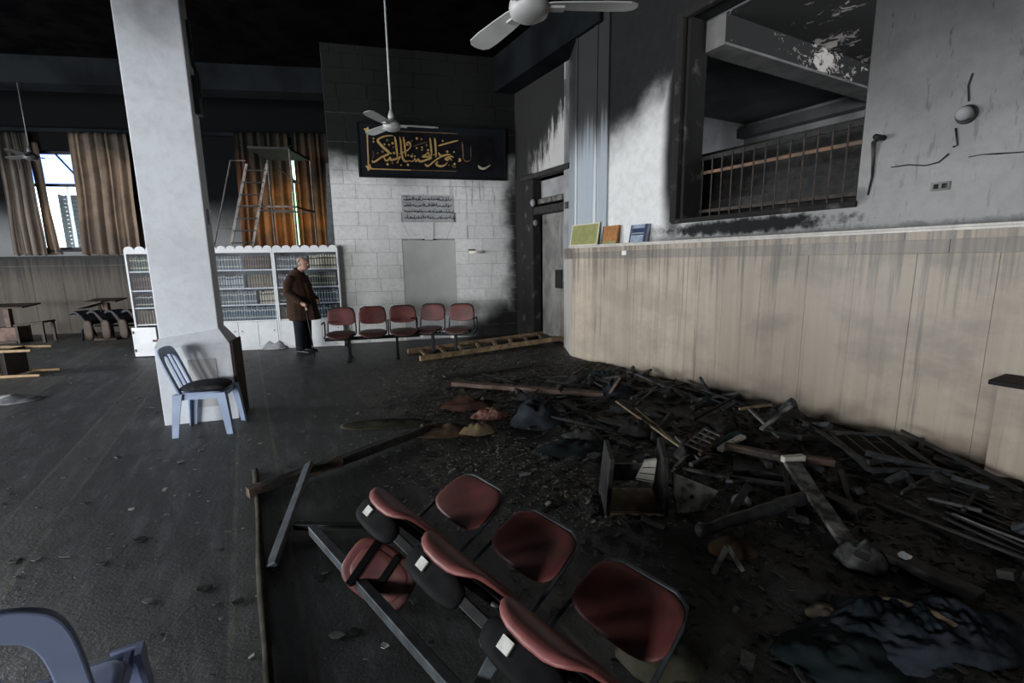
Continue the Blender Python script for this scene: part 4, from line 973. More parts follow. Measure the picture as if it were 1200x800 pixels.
# ================================================================== PLASTIC CHAIRS (facing +x locally)
def plastic_chair(M, lab, m, group='blue plastic chairs'):
    e = thing('plastic_chair', (0, 0, 0), lab, 'chair', group, M=M)
    def spt(x, v, t): return V((x + .0, v, .43 + t + .02 * (v / .22) ** 2 - .015 + (.02 * max(0, (x - .15) / .08) * -1)))
    b = MB(); pad(b, .44, .43, .022, spt); b.build('seat', m, e, local=True, smooth=True)
    ap = MB(); 
    for v in (-.205, .205): ap.hexa([(-.2, v - .008, .37), (.2, v - .008, .37), (.2, v + .008, .37), (-.2, v + .008, .37), (-.2, v - .008, .425), (.2, v - .008, .425), (.2, v + .008, .425), (-.2, v + .008, .425)])
    ap.box(.19, .205, -.2, .2, .37, .42); ap.build('apron', m, e, local=True)
    for (x, y, dx, dy) in ((.19, -.2, .05, -.03), (.19, .2, .05, .03), (-.19, -.2, -.06, -.03), (-.19, .2, -.06, .03)):
        b = MB(); sy = 1 if y > 0 else -1; sx = 1 if x > 0 else -1
        def ring(cx, cy, z, r):   # L-shaped moulded leg
            return [V((cx + sx * r, cy + sy * r, z)), V((cx - sx * r, cy + sy * r, z)), V((cx - sx * r, cy + sy * r * .6, z)), V((cx + sx * r * .55, cy + sy * r * .55, z)), V((cx + sx * r * .6, cy - sy * r, z)), V((cx + sx * r, cy - sy * r, z))]
        b.rings([ring(x + dx, y + dy, 0, .028), ring(x + dx * .55, y + dy * .5, .22, .034), ring(x, y, .43, .042)]); b.build('leg', m, e, local=True)
    # back: arched outer frame leaning back
    def bp(y, z): return V((-.20 - (z - .43) * .34, y, z))
    outer = []
    for y, z in ((-.205, .42), (-.212, .56), (-.212, .70), (-.205, .785), (-.185, .838), (-.14, .868), (-.07, .88), (0, .883), (.07, .88), (.14, .868), (.185, .838), (.205, .785), (.212, .70), (.212, .56), (.205, .42)): outer.append((y, z))
    outer = smooth_pts(outer, 4); inner = [(y * .70, .42 + (z - .42) * .83) for y, z in outer]; th = V((.022, 0, .007))
    n = len(outer); vs = [bp(*p) for p in outer] + [bp(*p) for p in inner] + [bp(*p) + th for p in outer] + [bp(*p) + th for p in inner]; fs = []
    for i in range(n - 1): fs += [(i, i + 1, n + i + 1, n + i), (2 * n + i, 3 * n + i, 3 * n + i + 1, 2 * n + i + 1), (i, 2 * n + i, 2 * n + i + 1, i + 1), (n + i, n + i + 1, 3 * n + i + 1, 3 * n + i)]
    b = MB(); b.add(vs, fs); b.build('backrest', m, e, local=True, bevel=.006)
    for y0, y1 in ((-.07, -.035), (.035, .07)):
        b = MB(); b.hexa([bp(y0, .43), bp(y1, .43), bp(y1, .43) + th, bp(y0, .43) + th, bp(y0 * .9, .81), bp(y1 * .9, .81), bp(y1 * .9, .81) + th, bp(y0 * .9, .81) + th]); b.build('back_slat', m, e, local=True)
    return e
g1, g2 = fl(213, 511), fl(271, 504)
dv = g2 - g1; an = atan2(dv.y, dv.x) - .14
per = V((-sin(an), cos(an), 0)); cpos = (g1 + g2) / 2 + per * .13; CS = Matrix.Diagonal((.95, .80, .95, 1))
plastic_chair(bench_M(V((cpos.x, cpos.y, 0)), an) @ CS, 'pale blue plastic chair in front of the white column', MT['plastic'])
cu = MB(); pad(cu, .44, .42, .05, lambda x, v, t: V((x, v, .476 + t - .3 * x * x))); cu = cu.build('seat_cushion', MT['cushion'], None, local=True, smooth=True); cu.matrix_world = bench_M(V((cpos.x, cpos.y, 0)), an) @ CS
tag(cu, 'charcoal cushion on the seat of the pale blue plastic chair', 'cushion')
# chair at the lower left corner, seen from behind
k1 = fl(60, 712, .86); an2 = radians(119)
fx = V((cos(an2), sin(an2), 0)); fy = V((-sin(an2), cos(an2), 0))
c2 = k1 + fx * .25 + fy * .19
plastic_chair(bench_M(V((c2.x, c2.y, 0)), an2) @ Matrix.Diagonal((.72, 1, 1, 1)), 'slate blue plastic chair cut off at the lower left corner', MT['plastic_dark'])

# ================================================================== LEFT SIDE FURNITURE
# overturned wooden chair lying on its back, legs towards the right
wp = fl(10, 443); wq = fl(55, 441); dv = wq - wp; an = atan2(dv.y, dv.x); A = V((cos(an), sin(an), 0)); B_ = V((-sin(an), cos(an), 0))
oc = thing('wooden_chair', wp, 'yellow varnished wooden chair lying overturned at the left edge', 'chair')
def P_(a_, b_, z): return wp + A * a_ + B_ * b_ + V((0, 0, z))
for (bb, zz) in ((.0, .025), (.38, .03), (.0, .40), (.38, .40)):
    b = MB(); b.bar(P_(-.10, bb, zz), P_(.42 if zz < .1 else .36, bb, zz), .042, .042, w2=.034); b.build('leg', MT['wood_yellow'], oc, bevel=.004)
MB().hexa([P_(-.02, .0, .02), P_(.0, .0, .02), P_(.0, .38, .02), P_(-.02, .38, .02), P_(-.02, .0, .42), P_(.0, .0, .42), P_(.0, .38, .42), P_(-.02, .38, .42)]).build('seat', MT['wood_dark'], oc, bevel=.006)
for (bb, zz) in ((.0, .40), (.38, .40)):
    b = MB(); b.bar(P_(-.10, bb, zz), P_(-.55, bb, zz + .02), .042, .042); b.build('back_post', MT['wood_yellow'], oc, bevel=.004)
b = MB(); b.bar(P_(-.10, .0, .03), P_(-.10, .0, .40), .045, .035); b.build('apron', MT['wood_yellow'], oc, bevel=.003)
b = MB(); b.bar(P_(-.10, .38, .03), P_(-.10, .38, .40), .045, .035); b.build('apron', MT['wood_yellow'], oc, bevel=.003)
b = MB(); b.bar(P_(-.5, .0, .42), P_(-.5, .38, .42), .07, .025); b.build('back_rail', MT['wood_yellow'], oc, bevel=.003)
# crumpled plastic sheet
def crumple(name, poly_c, rx, ry, h, m, lab, cat, seed=0, rot=0.0, n=22, zoff=.004, fold=7.0, kind=None, thick=.006):
    random.seed(seed); sd = V((seed * 3.1, seed * 1.7, 0)); b = MB()
    if 'ash_h' in globals(): zoff += max(0.0, ash_h(poly_c[0], poly_c[1]) - .012)
    ca, sa = cos(rot), sin(rot)
    def fn(u, v):
        a_ = 2 * pi * u; r = v
        k = 1 + .28 * noise.noise(V((cos(a_) * 1.4, sin(a_) * 1.4, seed)))
        x = cos(a_) * rx * r * k; y = sin(a_) * ry * r * k
        z = zoff + h * (1 - r ** 2.2) * (.55 + .75 * abs(noise.noise(V((x * fold, y * fold, 0)) + sd))) + .35 * h * (1 - r ** 6) * abs(noise.noise(V((x * fold * 2.5, y * fold * 2.5, 4)) + sd))
        return V((poly_c[0] + x * ca - y * sa, poly_c[1] + x * sa + y * ca, max(zoff, z)))
    vs = []; rows = n // 2
    for j in range(rows + 1): vs += [fn(i / n, max(.02, 1 - j / rows)) for i in range(n)]
    fs = [(j * n + i, j * n + (i + 1) % n, (j + 1) * n + (i + 1) % n, (j + 1) * n + i) for j in range(rows) for i in range(n)] + [tuple(rows * n + i for i in range(n)), tuple(range(n - 1, -1, -1))]
    b.add(vs, fs)
    o = b.build(name, m, None, smooth=True); return tag(o, lab, cat)
crumple('plastic_sheet', fl(12, 469), .38, .2, .07, MT['cloth_grey'], 'crumpled pale plastic sheet on the carpet at the left edge', 'plastic sheet', 3)
# small desks and the tumbled row of dark seats
def desk(x, y, lab, ang, hh=.75, sz=(.75, .42), chair=False):
    p = fl(x, y); e = thing('pedestal_desk', p, lab, 'desk')
    F_ = Frame((p.x, p.y), ang)
    MB().hexa([F_(-sz[0] / 2, hh, sz[1] / 2), F_(sz[0] / 2, hh, sz[1] / 2), F_(sz[0] / 2, hh + .05, -sz[1] / 2), F_(-sz[0] / 2, hh + .05, -sz[1] / 2), F_(-sz[0] / 2, hh + .03, sz[1] / 2), F_(sz[0] / 2, hh + .03, sz[1] / 2), F_(sz[0] / 2, hh + .08, -sz[1] / 2), F_(-sz[0] / 2, hh + .08, -sz[1] / 2)]).build('desk_top', MT['wood_dark'], e, bevel=.006)
    MB().fbox(F_, -.05, .05, .05, hh + .02, -.05, .05).build('pedestal', MT['plank_red'], e, bevel=.004)
    MB().fbox(F_, -.22, .22, 0, .05, -.2, .2).build('base', MT['wood_dark'], e, bevel=.006)
    if chair:
        MB().fbox(F_, -.22, .24, .05, .34, -.16, .16).build('foot_box', MT['plank_red'], e, bevel=.006)
    return e
desk(16, 401, 'dark pedestal desk near the overturned wooden chair', radians(9), chair=True, sz=(.95, .5))
desk(131, 397, 'dark pedestal desk behind the tumbled dark seats', radians(9), .82, (.62, .42))
dk = fl(46, 400); st_ = thing('low_stool', dk, 'low dark stool beside the left pedestal desk', 'stool'); FS = Frame((dk.x, dk.y), radians(9))
MB().hexa([FS(-.3, .36, .18), FS(.26, .42, .18), FS(.26, .42, -.18), FS(-.3, .36, -.18), FS(-.3, .40, .18), FS(.26, .46, .18), FS(.26, .46, -.18), FS(-.3, .40, -.18)]).build('seat', MT['wood_dark'], st_, bevel=.006)
for a_ in (-.26, .22):
    for o_ in (-.15, .15): MB().fbox(FS, a_ - .025, a_ + .025, 0, .38 if a_ < 0 else .42, o_ - .02, o_ + .02).build('leg', MT['wood_dark'], st_)
sb0 = fl(122, 401); sb = thing('tumbled_seats', sb0, 'row of four dark tip-up seats tumbled before the window wall', 'bench')
SBF = Frame((fl(106, 399).x, fl(106, 399).y), radians(-8))
for k in range(4):
    s0 = k * .30; dpt = -k * .12
    prof = []
    for j in range(9):
        t = j / 8.0; prof.append((-.36 + .42 * t, .62 - .10 * t - .12 * t * t + .10 * sin(pi * t)))
    def sheet(prof, w_, th, o0):
        top = [[SBF(s0 + a_ + .1, z_, dpt + o0), SBF(s0 + a_ + .1, z_, dpt + o0 - w_), SBF(s0 + a_ + .1, z_ - th, dpt + o0 - w_), SBF(s0 + a_ + .1, z_ - th, dpt + o0)] for a_, z_ in prof]
        return MB().rings(top)
    sheet(prof, .30, .05, 0.15).build('backrest', MT['cushion'], sb, smooth=False, bevel=.012)
    b = MB(); pad(b, .22, .42, .06, lambda x, v, t: SBF(s0 + .22 + x, .26 + v, dpt + .18 + t)); b.build('seat', MT['wood_dark'], sb, smooth=True)
    b = MB(); b.tube([SBF(s0 - .02, .52, dpt), SBF(s0 + .20, .40, dpt + .1), SBF(s0 + .24, .10, dpt + .05)], .016, 6); b.build('arm_tube', MT['iron'], sb)
b = MB(); b.tube([SBF(-.12, 0, .05), SBF(-.10, .25, .05), SBF(.0, .33, .05), SBF(1.2, .30, -.4)], .02, 8); b.build('leg', MT['iron'], sb, smooth=True)
MB().hexa([SBF(-.10, .70, .12), SBF(.42, .84, .0), SBF(.42, .84, -.25), SBF(-.10, .70, -.2), SBF(-.10, .725, .12), SBF(.42, .865, .0), SBF(.42, .865, -.25), SBF(-.10, .725, -.2)]).build('writing_tablet', MT['wood_dark'], sb)
b = MB(); b.tube([SBF(.25, .80, -.1), SBF(.3, .5, -.1)], .018, 6); b.build('tablet_post', MT['iron'], sb)

# grey cloth by the bookcase
crumple('cloth_bundle', fl(323, 408), .28, .16, .17, MT['cloth_grey'], 'grey cloth bundle on the floor before the bookcase', 'cloth', 6)

# ================================================================== MAN WITH A CANE (faces +x locally)
mp = fl(358, 413); man_an = radians(-12)
Mm = bench_M(V((mp.x, mp.y, 0)), man_an) @ Matrix.Scale(1.0, 4)
pe = thing('person', (0, 0, 0), 'standing man in a dark brown jacket leaning on a cane by the bookcase', 'person', M=Mm)
def ering(c, rx, ry, n=14, tilt=0.0):
    c = V(c); R3 = Matrix.Rotation(tilt, 3, 'Y')
    return [c + R3 @ V((rx * cos(2 * pi * k / n), ry * sin(2 * pi * k / n), 0)) for k in range(n)]
def limb(b, pts, rad, n=10): b.tube(pts, rad, n)
def arm_pts(side): return ([(-.02, side * .175, 1.365), (-.06, side * .255, 1.10), (.17, side * .25, .93)] if side < 0 else [(-.02, side * .175, 1.365), (-.03, side * .27, 1.09), (.16, side * .20, .93)])
body = MB()
body.rings([ering((-.02, 0, .88), .13, .16), ering((-.02, 0, 1.1), .14, .17), ering((-.02, 0, 1.3), .12, .19), ering((.0, 0, 1.40), .07, .10), ering((.05, 0, 1.48), .055, .058, tilt=.3), ering((.075, 0, 1.53), .055, .056, tilt=.3)])
for sd in (-1, 1):
    limb(body, [(-.02, sd * .09, .90), (.0, sd * .095, .50), (-.02, sd * .10, .08)], [.09, .065, .045])
    ap_ = arm_pts(sd); limb(body, ap_, [.055, .048, .034])
hc = V((.105, 0, 1.595))
body.rings([ering((hc.x + dx, 0, hc.z + dz), rx, ry, 16) for dx, dz, rx, ry in ((.03, -.115, .03, .03), (.025, -.10, .062, .052), (.012, -.06, .085, .066), (.0, -.01, .096, .074), (-.006, .04, .098, .076), (-.010, .075, .085, .068), (-.012, .10, .058, .05), (-.012, .112, .02, .02))])
body.ell((hc.x + .097, 0, hc.z - .022), (.022, .014, .024)); body.ell((hc.x + .09, 0, hc.z + .016), (.016, .045, .010)); body.ell((hc.x + .075, 0, hc.z - .066), (.016, .024, .010)); body.ell((hc.x + .068, 0, hc.z - .095), (.022, .026, .018))
for sd in (-1, 1): body.ell((hc.x - .012, sd * .078, hc.z - .012), (.020, .010, .032))
hr = V((.215, -.235, .90)); hl = V((.20, .16, .92))
for hd, sd in ((hr, -1), (hl, 1)):
    body.ell(hd, (.045, .028, .038)); limb(body, [arm_pts(sd)[2], hd], [.032, .028])
    for j in range(4):
        y = (j - 1.5) * .018; ln = (.9, 1.0, .97, .8)[j]
        b0 = hd + V((.032, y * .9, .012)); limb(body, [b0, b0 + V((.026 * ln, 0, -.012)), b0 + V((.022 * ln, 0, -.042 * ln)), b0 + V((-.002, 0, -.055 * ln))], [.0095, .0095, .009, .008], 8)
    limb(body, [hd + V((.0, -sd * .022, .005)), hd + V((.028, -sd * .036, .0)), hd + V((.048, -sd * .026, -.014))], [.011, .010, .009], 8)
body.build('body', MT['skin'], pe, local=True, remesh=.0075)
jk = MB()
jk.rings([ering((-.01, 0, .60), .19, .235), ering((-.015, 0, .66), .205, .245), ering((-.01, 0, .85), .205, .25), ering((-.02, 0, 1.05), .205, .25), ering((-.045, 0, 1.22), .185, .24), ering((-.045, 0, 1.33), .155, .215), ering((-.025, 0, 1.41), .115, .155), ering((.015, 0, 1.47), .075, .085, tilt=.3)])
for sd in (-1, 1):
    ap_ = arm_pts(sd); limb(jk, [ap_[0], V(ap_[0]) * .5 + V(ap_[1]) * .5 + V((-.01, sd * .02, 0)), ap_[1], V(ap_[1]) * .5 + V(ap_[2]) * .5, V(ap_[2]) + V((.01, 0, -.003))], [.072, .082, .078, .068, .056], 12)
jk.rings([ering((.005, 0, 1.44), .095, .11, tilt=.35), ering((.015, 0, 1.50), .082, .088, tilt=.35)])
jk.hexa([(.15, -.10, .60), (.28, -.02, .60), (.28, .16, .60), (.12, .16, .60), (.10, -.05, 1.25), (.16, -.02, 1.25), (.16, .12, 1.25), (.10, .12, 1.25)])
jk.build('jacket', MT['jacket'], pe, local=True, remesh=.013)
tr = MB(); tr.rings([ering((-.015, 0, .56), .12, .18), ering((-.015, 0, .72), .145, .19), ering((-.015, 0, .95), .15, .19)])
for sd in (-1, 1): limb(tr, [(-.015, sd * .09, .80), (-.005, sd * .095, .50), (-.01, sd * .10, .30), (-.02, sd * .10, .055)], [.115, .095, .085, .078], 12)
tr.build('trousers', MT['trousers'], pe, local=True, remesh=.013)
for sd in (-1, 1):
    b = MB(); y = sd * .10
    b.rings([[V((x + .0, y + sy_ * cos(2 * pi * k / 12), max(.002, zc_ + zr * sin(2 * pi * k / 12)))) for k in range(12)] for x, sy_, zc_, zr in ((-.10, .02, .04, .03), (-.085, .036, .045, .044), (.0, .042, .045, .045), (.10, .046, .035, .034), (.16, .036, .028, .026), (.185, .015, .022, .016))])
    b.build('shoe', MT['shoe'], pe, local=True, smooth=True)
b = MB(); b.rings([ering((hc.x + dx, 0, hc.z + dz), rx, ry, 16, tilt=-.35) for dx, dz, rx, ry in ((-.045, -.055, .056, .068), (-.035, -.01, .072, .080), (-.022, .035, .080, .081), (-.018, .075, .066, .068), (-.018, .098, .03, .03))]); b.build('hair', MT['hair'], pe, local=True, remesh=.008)
for sd in (-1, 1):
    b = MB(); b.ell((hc.x + .083, sd * .03, hc.z + .002), (.009, .011, .008), 8, 6); b.build('eye', MT['shoe'], pe, local=True, smooth=True)
cn = thing('walking_cane', (0, 0, 0), 'dark walking cane held by the man in the brown jacket', 'cane', M=Mm)
b = MB(); b.tube([hr + V((.035, 0, -.02)), (.36, -.25, .0)], [.013, .009], 10); b.build('shaft', MT['cane'], cn, local=True, smooth=True)
b = MB(); b.tube([hr + V((-.035, 0, -.008)), hr + V((.0, 0, -.002)), hr + V((.035, 0, -.014)), hr + V((.045, 0, -.05))], [.013, .014, .014, .013], 10); b.build('handle', MT['cane'], cn, local=True, smooth=True)
b = MB(); b.tube([hr + V((.045, 0, -.055)), hr + V((.056, -.001, -.10))], .0155, 10); b.build('collar', MT['gold_pale'], cn, local=True)

# ================================================================== THINGS ON THE LEDGE, WALL FITTINGS
LZ = 1.8055
def leaning(name, x0, x1, ht, th, lean, m, lab, cat, offb=-.075):
    s0 = RW.px(x0, 283, -.03)[0]; s1 = RW.px(x1, 283, -.03)[0]
    e = thing(name, RW((s0 + s1) / 2, LZ, -.03), lab, cat)
    def Q(s_, v, t): return RW(s_, LZ + v * cos(lean) , -.01 - v * sin(lean) + t)
    def bx(n_, a0, a1, v0, v1, t0, t1, mm, par): 
        return MB().hexa([Q(a0, v0, t1), Q(a1, v0, t1), Q(a1, v0, t0), Q(a0, v0, t0), Q(a0, v1, t1), Q(a1, v1, t1), Q(a1, v1, t0), Q(a0, v1, t0)]).build(n_, mm, par)
    bx('cover', s0, s1, 0, ht, -th, 0, m, e)
    return e, bx, s0, s1
e, bx, s0, s1 = leaning('framed_board', 669, 701, .33, .015, .16, MT['green_frame'], 'olive green board with a cream border on the ledge', 'picture')
for a0, a1, v0, v1 in ((s0, s1, 0, .015), (s0, s1, .315, .33), (s0, s0 + .025, .015, .315), (s1 - .025, s1, .015, .315)): bx('border', a0, a1, v0, v1, 0, .006, MT['cream'], e)
e, bx, s0, s1 = leaning('book', 706, 723, .26, .03, .16, MT['book_orange'], 'orange covered book standing on the ledge', 'book')
bx('cover_band', s0 + .01, s1 - .01, .0, .04, 0, .003, MT['green_frame'], e); bx('spine', s0 - .004, s0 + .012, 0, .26, -.03, .004, MT['wood_dark'], e)
e, bx, s0, s1 = leaning('box', 738, 757, .24, .045, .20, MT['book_blue'], 'small grey-blue printed box standing on the ledge', 'box')
bx('print', s0 + .03, s1 - .05, .13, .19, 0, .003, MT['navy'], e); bx('print', s0 + .03, s1 - .05, .10, .115, 0, .003, MT['iron'], e); bx('side_strip', s1 - .045, s1, 0, .24, 0, .003, MT['navy'], e); bx('side_strip', s0 - .002, s0 + .02, 0, .24, 0, .003, MT['navy'], e)
OFW = -.12
lp = thing('globe_lamp', RW(4.70, 2.6, OFW), 'burnt round wall lamp high on the right wall', 'lamp')
b = MB(); b.ell(RW(4.70, 2.60, OFW + .055), (.05, .05, .05), 16, 10); b.build('globe', MT['wallplain'], lp, smooth=True)
b = MB(); b.tube([RW(4.70 +   .056 * cos(k * pi / 8), 2.60 + .056 * sin(k * pi / 8), OFW + .012) for k in range(16)], .012, 6, closed=True); b.build('rim', MT['char'], lp)
b = MB(); b.tube([RW(4.70, 2.69, OFW + .01), RW(4.685, 2.80, OFW + .01), RW(4.70, 2.88, OFW + .008)], .006, 5); b.build('burnt_wire', MT['char'], lp)
br_ = thing('cable_bracket', RW(4.16, 2.55, OFW), 'wall bracket with a melted cable beside the barred opening', 'bracket')
b = MB(); b.tube([RW(4.18, 2.55, OFW), RW(4.17, 2.55, OFW + .12)], .022, 10); b.build('bracket', MT['char'], br_, smooth=True)
b = MB(); b.tube([RW(4.175, 2.55, OFW + .06), RW(4.13, 2.52, OFW + .05), RW(4.125, 2.40, OFW + .02), RW(4.13, 2.25, OFW + .015), RW(4.11, 2.10, OFW + .012)], [.016, .018, .012, .009, .006], 8); b.build('melted_cable', MT['charframe'], br_, smooth=True)
jb = thing('socket_box', RW(4.60, 2.10, OFW), 'small square socket box on the right wall', 'socket')
b = MB(); b.fbox(RW, 4.54, 4.66, 2.075, 2.14, OFW, OFW + .012); b.build('plate', MT['gallery_beam'], jb, bevel=.003)
for k in range(2): MB().fbox(RW, 4.56 + k * .05, 4.59 + k * .05, 2.09, 2.125, OFW + .012, OFW + .016).build('socket', MT['charframe'], jb)
random.seed(3)
def cable(px, lab):
    pts = [RW(*RW.px(x, y, OFW + .01), OFW + .010) for x, y in px]; b = MB(); b.tube(pts, [.003 + random.random() * .005 for _ in pts], 6); tag(b.build('burnt_cable', MT['char'], smooth=True), lab, 'cable')
cable([(1044, 196), (1065, 193), (1085, 194), (1100, 190), (1112, 180)], 'thin burnt cable sagging on the wall below the globe lamp')
cable([(1135, 184), (1150, 181), (1170, 180), (1185, 179), (1215, 177)], 'thick burnt cable at the right edge of the wall')
cable([(1117, 172), (1122, 170), (1120, 150)], 'short burnt cable end hanging beside the globe lamp')
tag(MB().fbox(RW, RW.px(729, 300)[0], RW.px(734, 300)[0], 1.64, 1.70, .002, .008).build('switch_plate', MT['white_plain'], bevel=.002), 'tiny white switch plate on the dado under the box', 'switch')

# ================================================================== DEBRIS ON THE FLOOR
def in_room(x, y, m=.05): return (V((x, y, 0)) - RW.o).dot(RW.n) > m
# layer of ash and burnt rubble (cannot be counted)
def ash_h(x, y):
    u = (V((x, y, 0)) - RW.o).dot(RW.n); s_ = (V((x, y, 0)) - RW.o).dot(RW.d)
    k = max(0.0, min(1.0, (4.0 - u) / 1.6)) * max(0.0, min(1.0, (s_ + .3) / 1.2))
    h = .018 + .035 * noise.noise(V((x * 2.2, y * 2.2, 1))) + .026 * noise.noise(V((x * 7, y * 7, 2))) + .020 * noise.noise(V((x * 17, y * 17, 3)))
    h += .07 * math.exp(-((u - .45) / .5) ** 2) * max(0, min(1, (s_ - .4) / .8)) + .06 * math.exp(-(((x - 1.5) / .9) ** 2 + ((y - 4.2) / .9) ** 2))
    return h * k - .004 * (1 - k) - .006
random.seed(77)
b = MB(); nx, ny = 230, 250; X0, X1, Y0, Y1 = -2.6, 5.2, .9, 9.6
for j in range(ny + 1):
    for i in range(nx + 1):
        x = X0 + (X1 - X0) * i / nx; y = Y0 + (Y1 - Y0) * j / ny
        u = (V((x, y, 0)) - RW.o).dot(RW.n)
        if u < .012: x += RW.n.x * (.012 - u); y += RW.n.y * (.012 - u)
        b.v.append(V((x, y, ash_h(x, y)))); t = noise.noise(V((x * 5, y * 5, 9))) * .5 + .5
        t2 = max(0.0, noise.noise(V((x * 3, y * 3, 30)))) * max(0, min(1, (3.2 - y) / 1.2)); b.c.append((.006 + .014 * t * t, .006 + .013 * t * t + .006 * t2, .0055 + .010 * t * t + .008 * t2))
for j in range(ny):
    for i in range(nx):
        q = j * (nx + 1) + i; b.f.append((q, q + 1, q + nx + 2, q + nx + 1)); b.m.append(0)
tag(b.build('ash_layer', MT['rubble'], smooth=True), 'black ash and burnt rubble spread over the right half of the floor', 'ash', kind='stuff')
def chip(b, x, y, z, L, W_, T, col, rz, tilt):
    c, s_ = cos(rz), sin(rz); d = V((c, s_, 0)); n = V((-s_, c, 0)); up = V((d.x * -sin(tilt), d.y * -sin(tilt), cos(tilt))); d = V((c * cos(tilt), s_ * cos(tilt), sin(tilt)))
    p = V((x, y, z)); b.col = col; j = lambda: random.uniform(.65, 1.1)
    b.hexa([p + d * L * -j() + n * W_ * -j(), p + d * L * j() + n * W_ * -j(), p + d * L * j() + n * W_ * j(), p + d * L * -j() + n * W_ * j(), p + d * L * -.8 + n * W_ * -.8 + up * T, p + d * L * .8 + n * W_ * -.8 + up * T, p + d * L * .8 + n * W_ * .8 + up * T, p + d * L * -.8 + n * W_ * .8 + up * T])
def chips(name, N, region, cols, L, lab, cat, zf, dens=None):
    b = MB(); k = 0; tries = 0
    while k < N and tries < N * 30:
        tries += 1; x = random.uniform(region[0], region[1]); y = random.uniform(region[2], region[3])
        if not in_room(x, y): continue
        if dens and random.random() > dens(x, y): continue
        l = random.uniform(*L) * (1 if random.random() < .9 else 1.8); c = random.choice(cols); v = random.uniform(.6, 1.2)
        chip(b, x, y, zf(x, y) + .002, l, l * random.uniform(.2, .8), l * random.uniform(.06, .22), tuple(q * v for q in c), random.uniform(0, pi), random.uniform(-.4, .4)); k += 1
    return tag(b.build(name, MT['flake']), lab, cat, kind='stuff')
zf = lambda x, y: max(0.0, ash_h(x, y))
DK = [(.008, .008, .007), (.013, .012, .010), (.02, .018, .015), (.030, .028, .024), (.010, .011, .012)]
chips('charred_fragments', 9500, (-1.2, 5, 1.0, 8.6), DK + [(.07, .068, .06)], (.008, .030), 'countless small charred fragments over the ash', 'rubble', zf, lambda x, y: max(0, min(1, (4.2 - (V((x, y, 0)) - RW.o).dot(RW.n)) / 2.5)))
ST_ = [(.25, .225, .13), (.17, .15, .09), (.30, .27, .19), (.08, .07, .05), (.34, .33, .27)]
chips('straw_chips', 13000, (-2.3, 1.6, 2.6, 8.2), ST_, (.004, .013), 'pale straw-like chips scattered in the middle of the floor', 'chips', zf, lambda x, y: math.exp(-((x - .1 + (y - 4.5) * .25) / 1.05) ** 2) * (.35 + .65 * (noise.noise(V((x * 1.6, y * 1.6, 5))) > -.1)))
chips('gravel_chips', 2400, (-.6, 2.2, 5.2, 8.4), ST_ + [(.26, .26, .25)], (.004, .011), 'fine pale gravel scattered along the foot of the dado', 'gravel', zf, lambda x, y: math.exp(-(((V((x, y, 0)) - RW.o).dot(RW.n) - 1.0) / .7) ** 2))
FL_ = [(.20, .20, .195), (.13, .13, .125), (.28, .28, .27), (.08, .08, .078)]
chips('plaster_flakes', 1500, (-9, -.6, 1.2, 9.0), FL_, (.004, .017), 'thin grey plaster flakes strewn over the carpet', 'flakes', lambda x, y: zf(x, y) + .001, lambda x, y: .25 + .75 * (noise.noise(V((x * 1.1, y * 1.1, 7))) > .12))
# rolled carpet edge
b = MB(); pts = []
for k in range(26):
    s_ = 8.9 - k * .33; o_ = 4.70 + .004 * sin(k * 1.3)
    p = RW(s_, .018 + .003 * sin(k * 2.0), o_); 
    if .8 < p.y < 3.5: pts.append(p)
b.tube(pts, [.020 + .003 * sin(k * 1.7) for k in range(len(pts))], 10); tag(b.build('rolled_carpet_edge', MT['cloth_olive_light'], smooth=True), 'long rolled carpet edge running along the floor seam', 'carpet roll')

def plank(name, p, q, wd, ht, m, lab, cat='plank', twist=0.0, w2=None, n=5, seed=1):
    """an uneven timber between two floor points (x, y pixel of the photograph and height)"""
    a_ = fl(p[0], p[1], p[2]); c_ = fl(q[0], q[1], q[2]); random.seed(seed + int(p[0])); b = MB()
    d = (c_ - a_).normalized(); up = V((0, 0, 1)) if abs(d.z) < .95 else V((0, 1, 0)); r = d.cross(up).normalized(); u = r.cross(d)
    if twist: r, u = r * cos(twist) + u * sin(twist), u * cos(twist) - r * sin(twist)
    rs = []
    for k in range(n + 1):
        t = k / n; W_ = (wd + ((w2 or wd) - wd) * t) / 2; c0 = a_ + (c_ - a_) * t + r * random.uniform(-.06, .06) * wd; j = lambda: random.uniform(.82, 1.08) if name.startswith('char') else random.uniform(.95, 1.04)
        rs.append([c0 - r * W_ * j() - u * ht / 2 * j(), c0 + r * W_ * j() - u * ht / 2 * j(), c0 + r * W_ * j() + u * ht / 2 * j(), c0 - r * W_ * j() + u * ht / 2 * j()])
    b.rings(rs); return tag(b.build(name, MT[m], bevel=.004), lab, cat)
def log(name, p, q, r0, r1, m, lab, cat='log'):
    a_ = fl(*p); c_ = fl(*q); b = MB(); n = 9; random.seed(int(p[0]))
    b.tube([a_ + (c_ - a_) * (k / n) + V((random.uniform(-.006, .006), random.uniform(-.006, .006), random.uniform(-.005, .005))) for k in range(n + 1)], [(r0 + (r1 - r0) * k / n) * random.uniform(.92, 1.08) for k in range(n + 1)], 10)
    return tag(b.build(name, MT[m], smooth=True), lab, cat)

# wooden ladder near the door
la = [fl(478, 412, .05), fl(654, 388, .10)]; lb = [fl(492, 420, .05), fl(659, 396, .10)]
ld = thing('wooden_ladder', la[0], 'wooden ladder lying on the floor before the stone wall', 'ladder')
for (p, q) in (la, lb): b = MB(); b.bar(p, q, .055, .085); b.build('ladder_rail', MT['ladder_wood'], ld, bevel=.006)
for k in range(9):
    t = .05 + k * .112; b = MB(); b.bar(la[0] + (la[1] - la[0]) * (t + .02), lb[0] + (lb[1] - lb[0]) * t, .055, .028); b.build('ladder_rung', MT['ladder_wood'], ld)

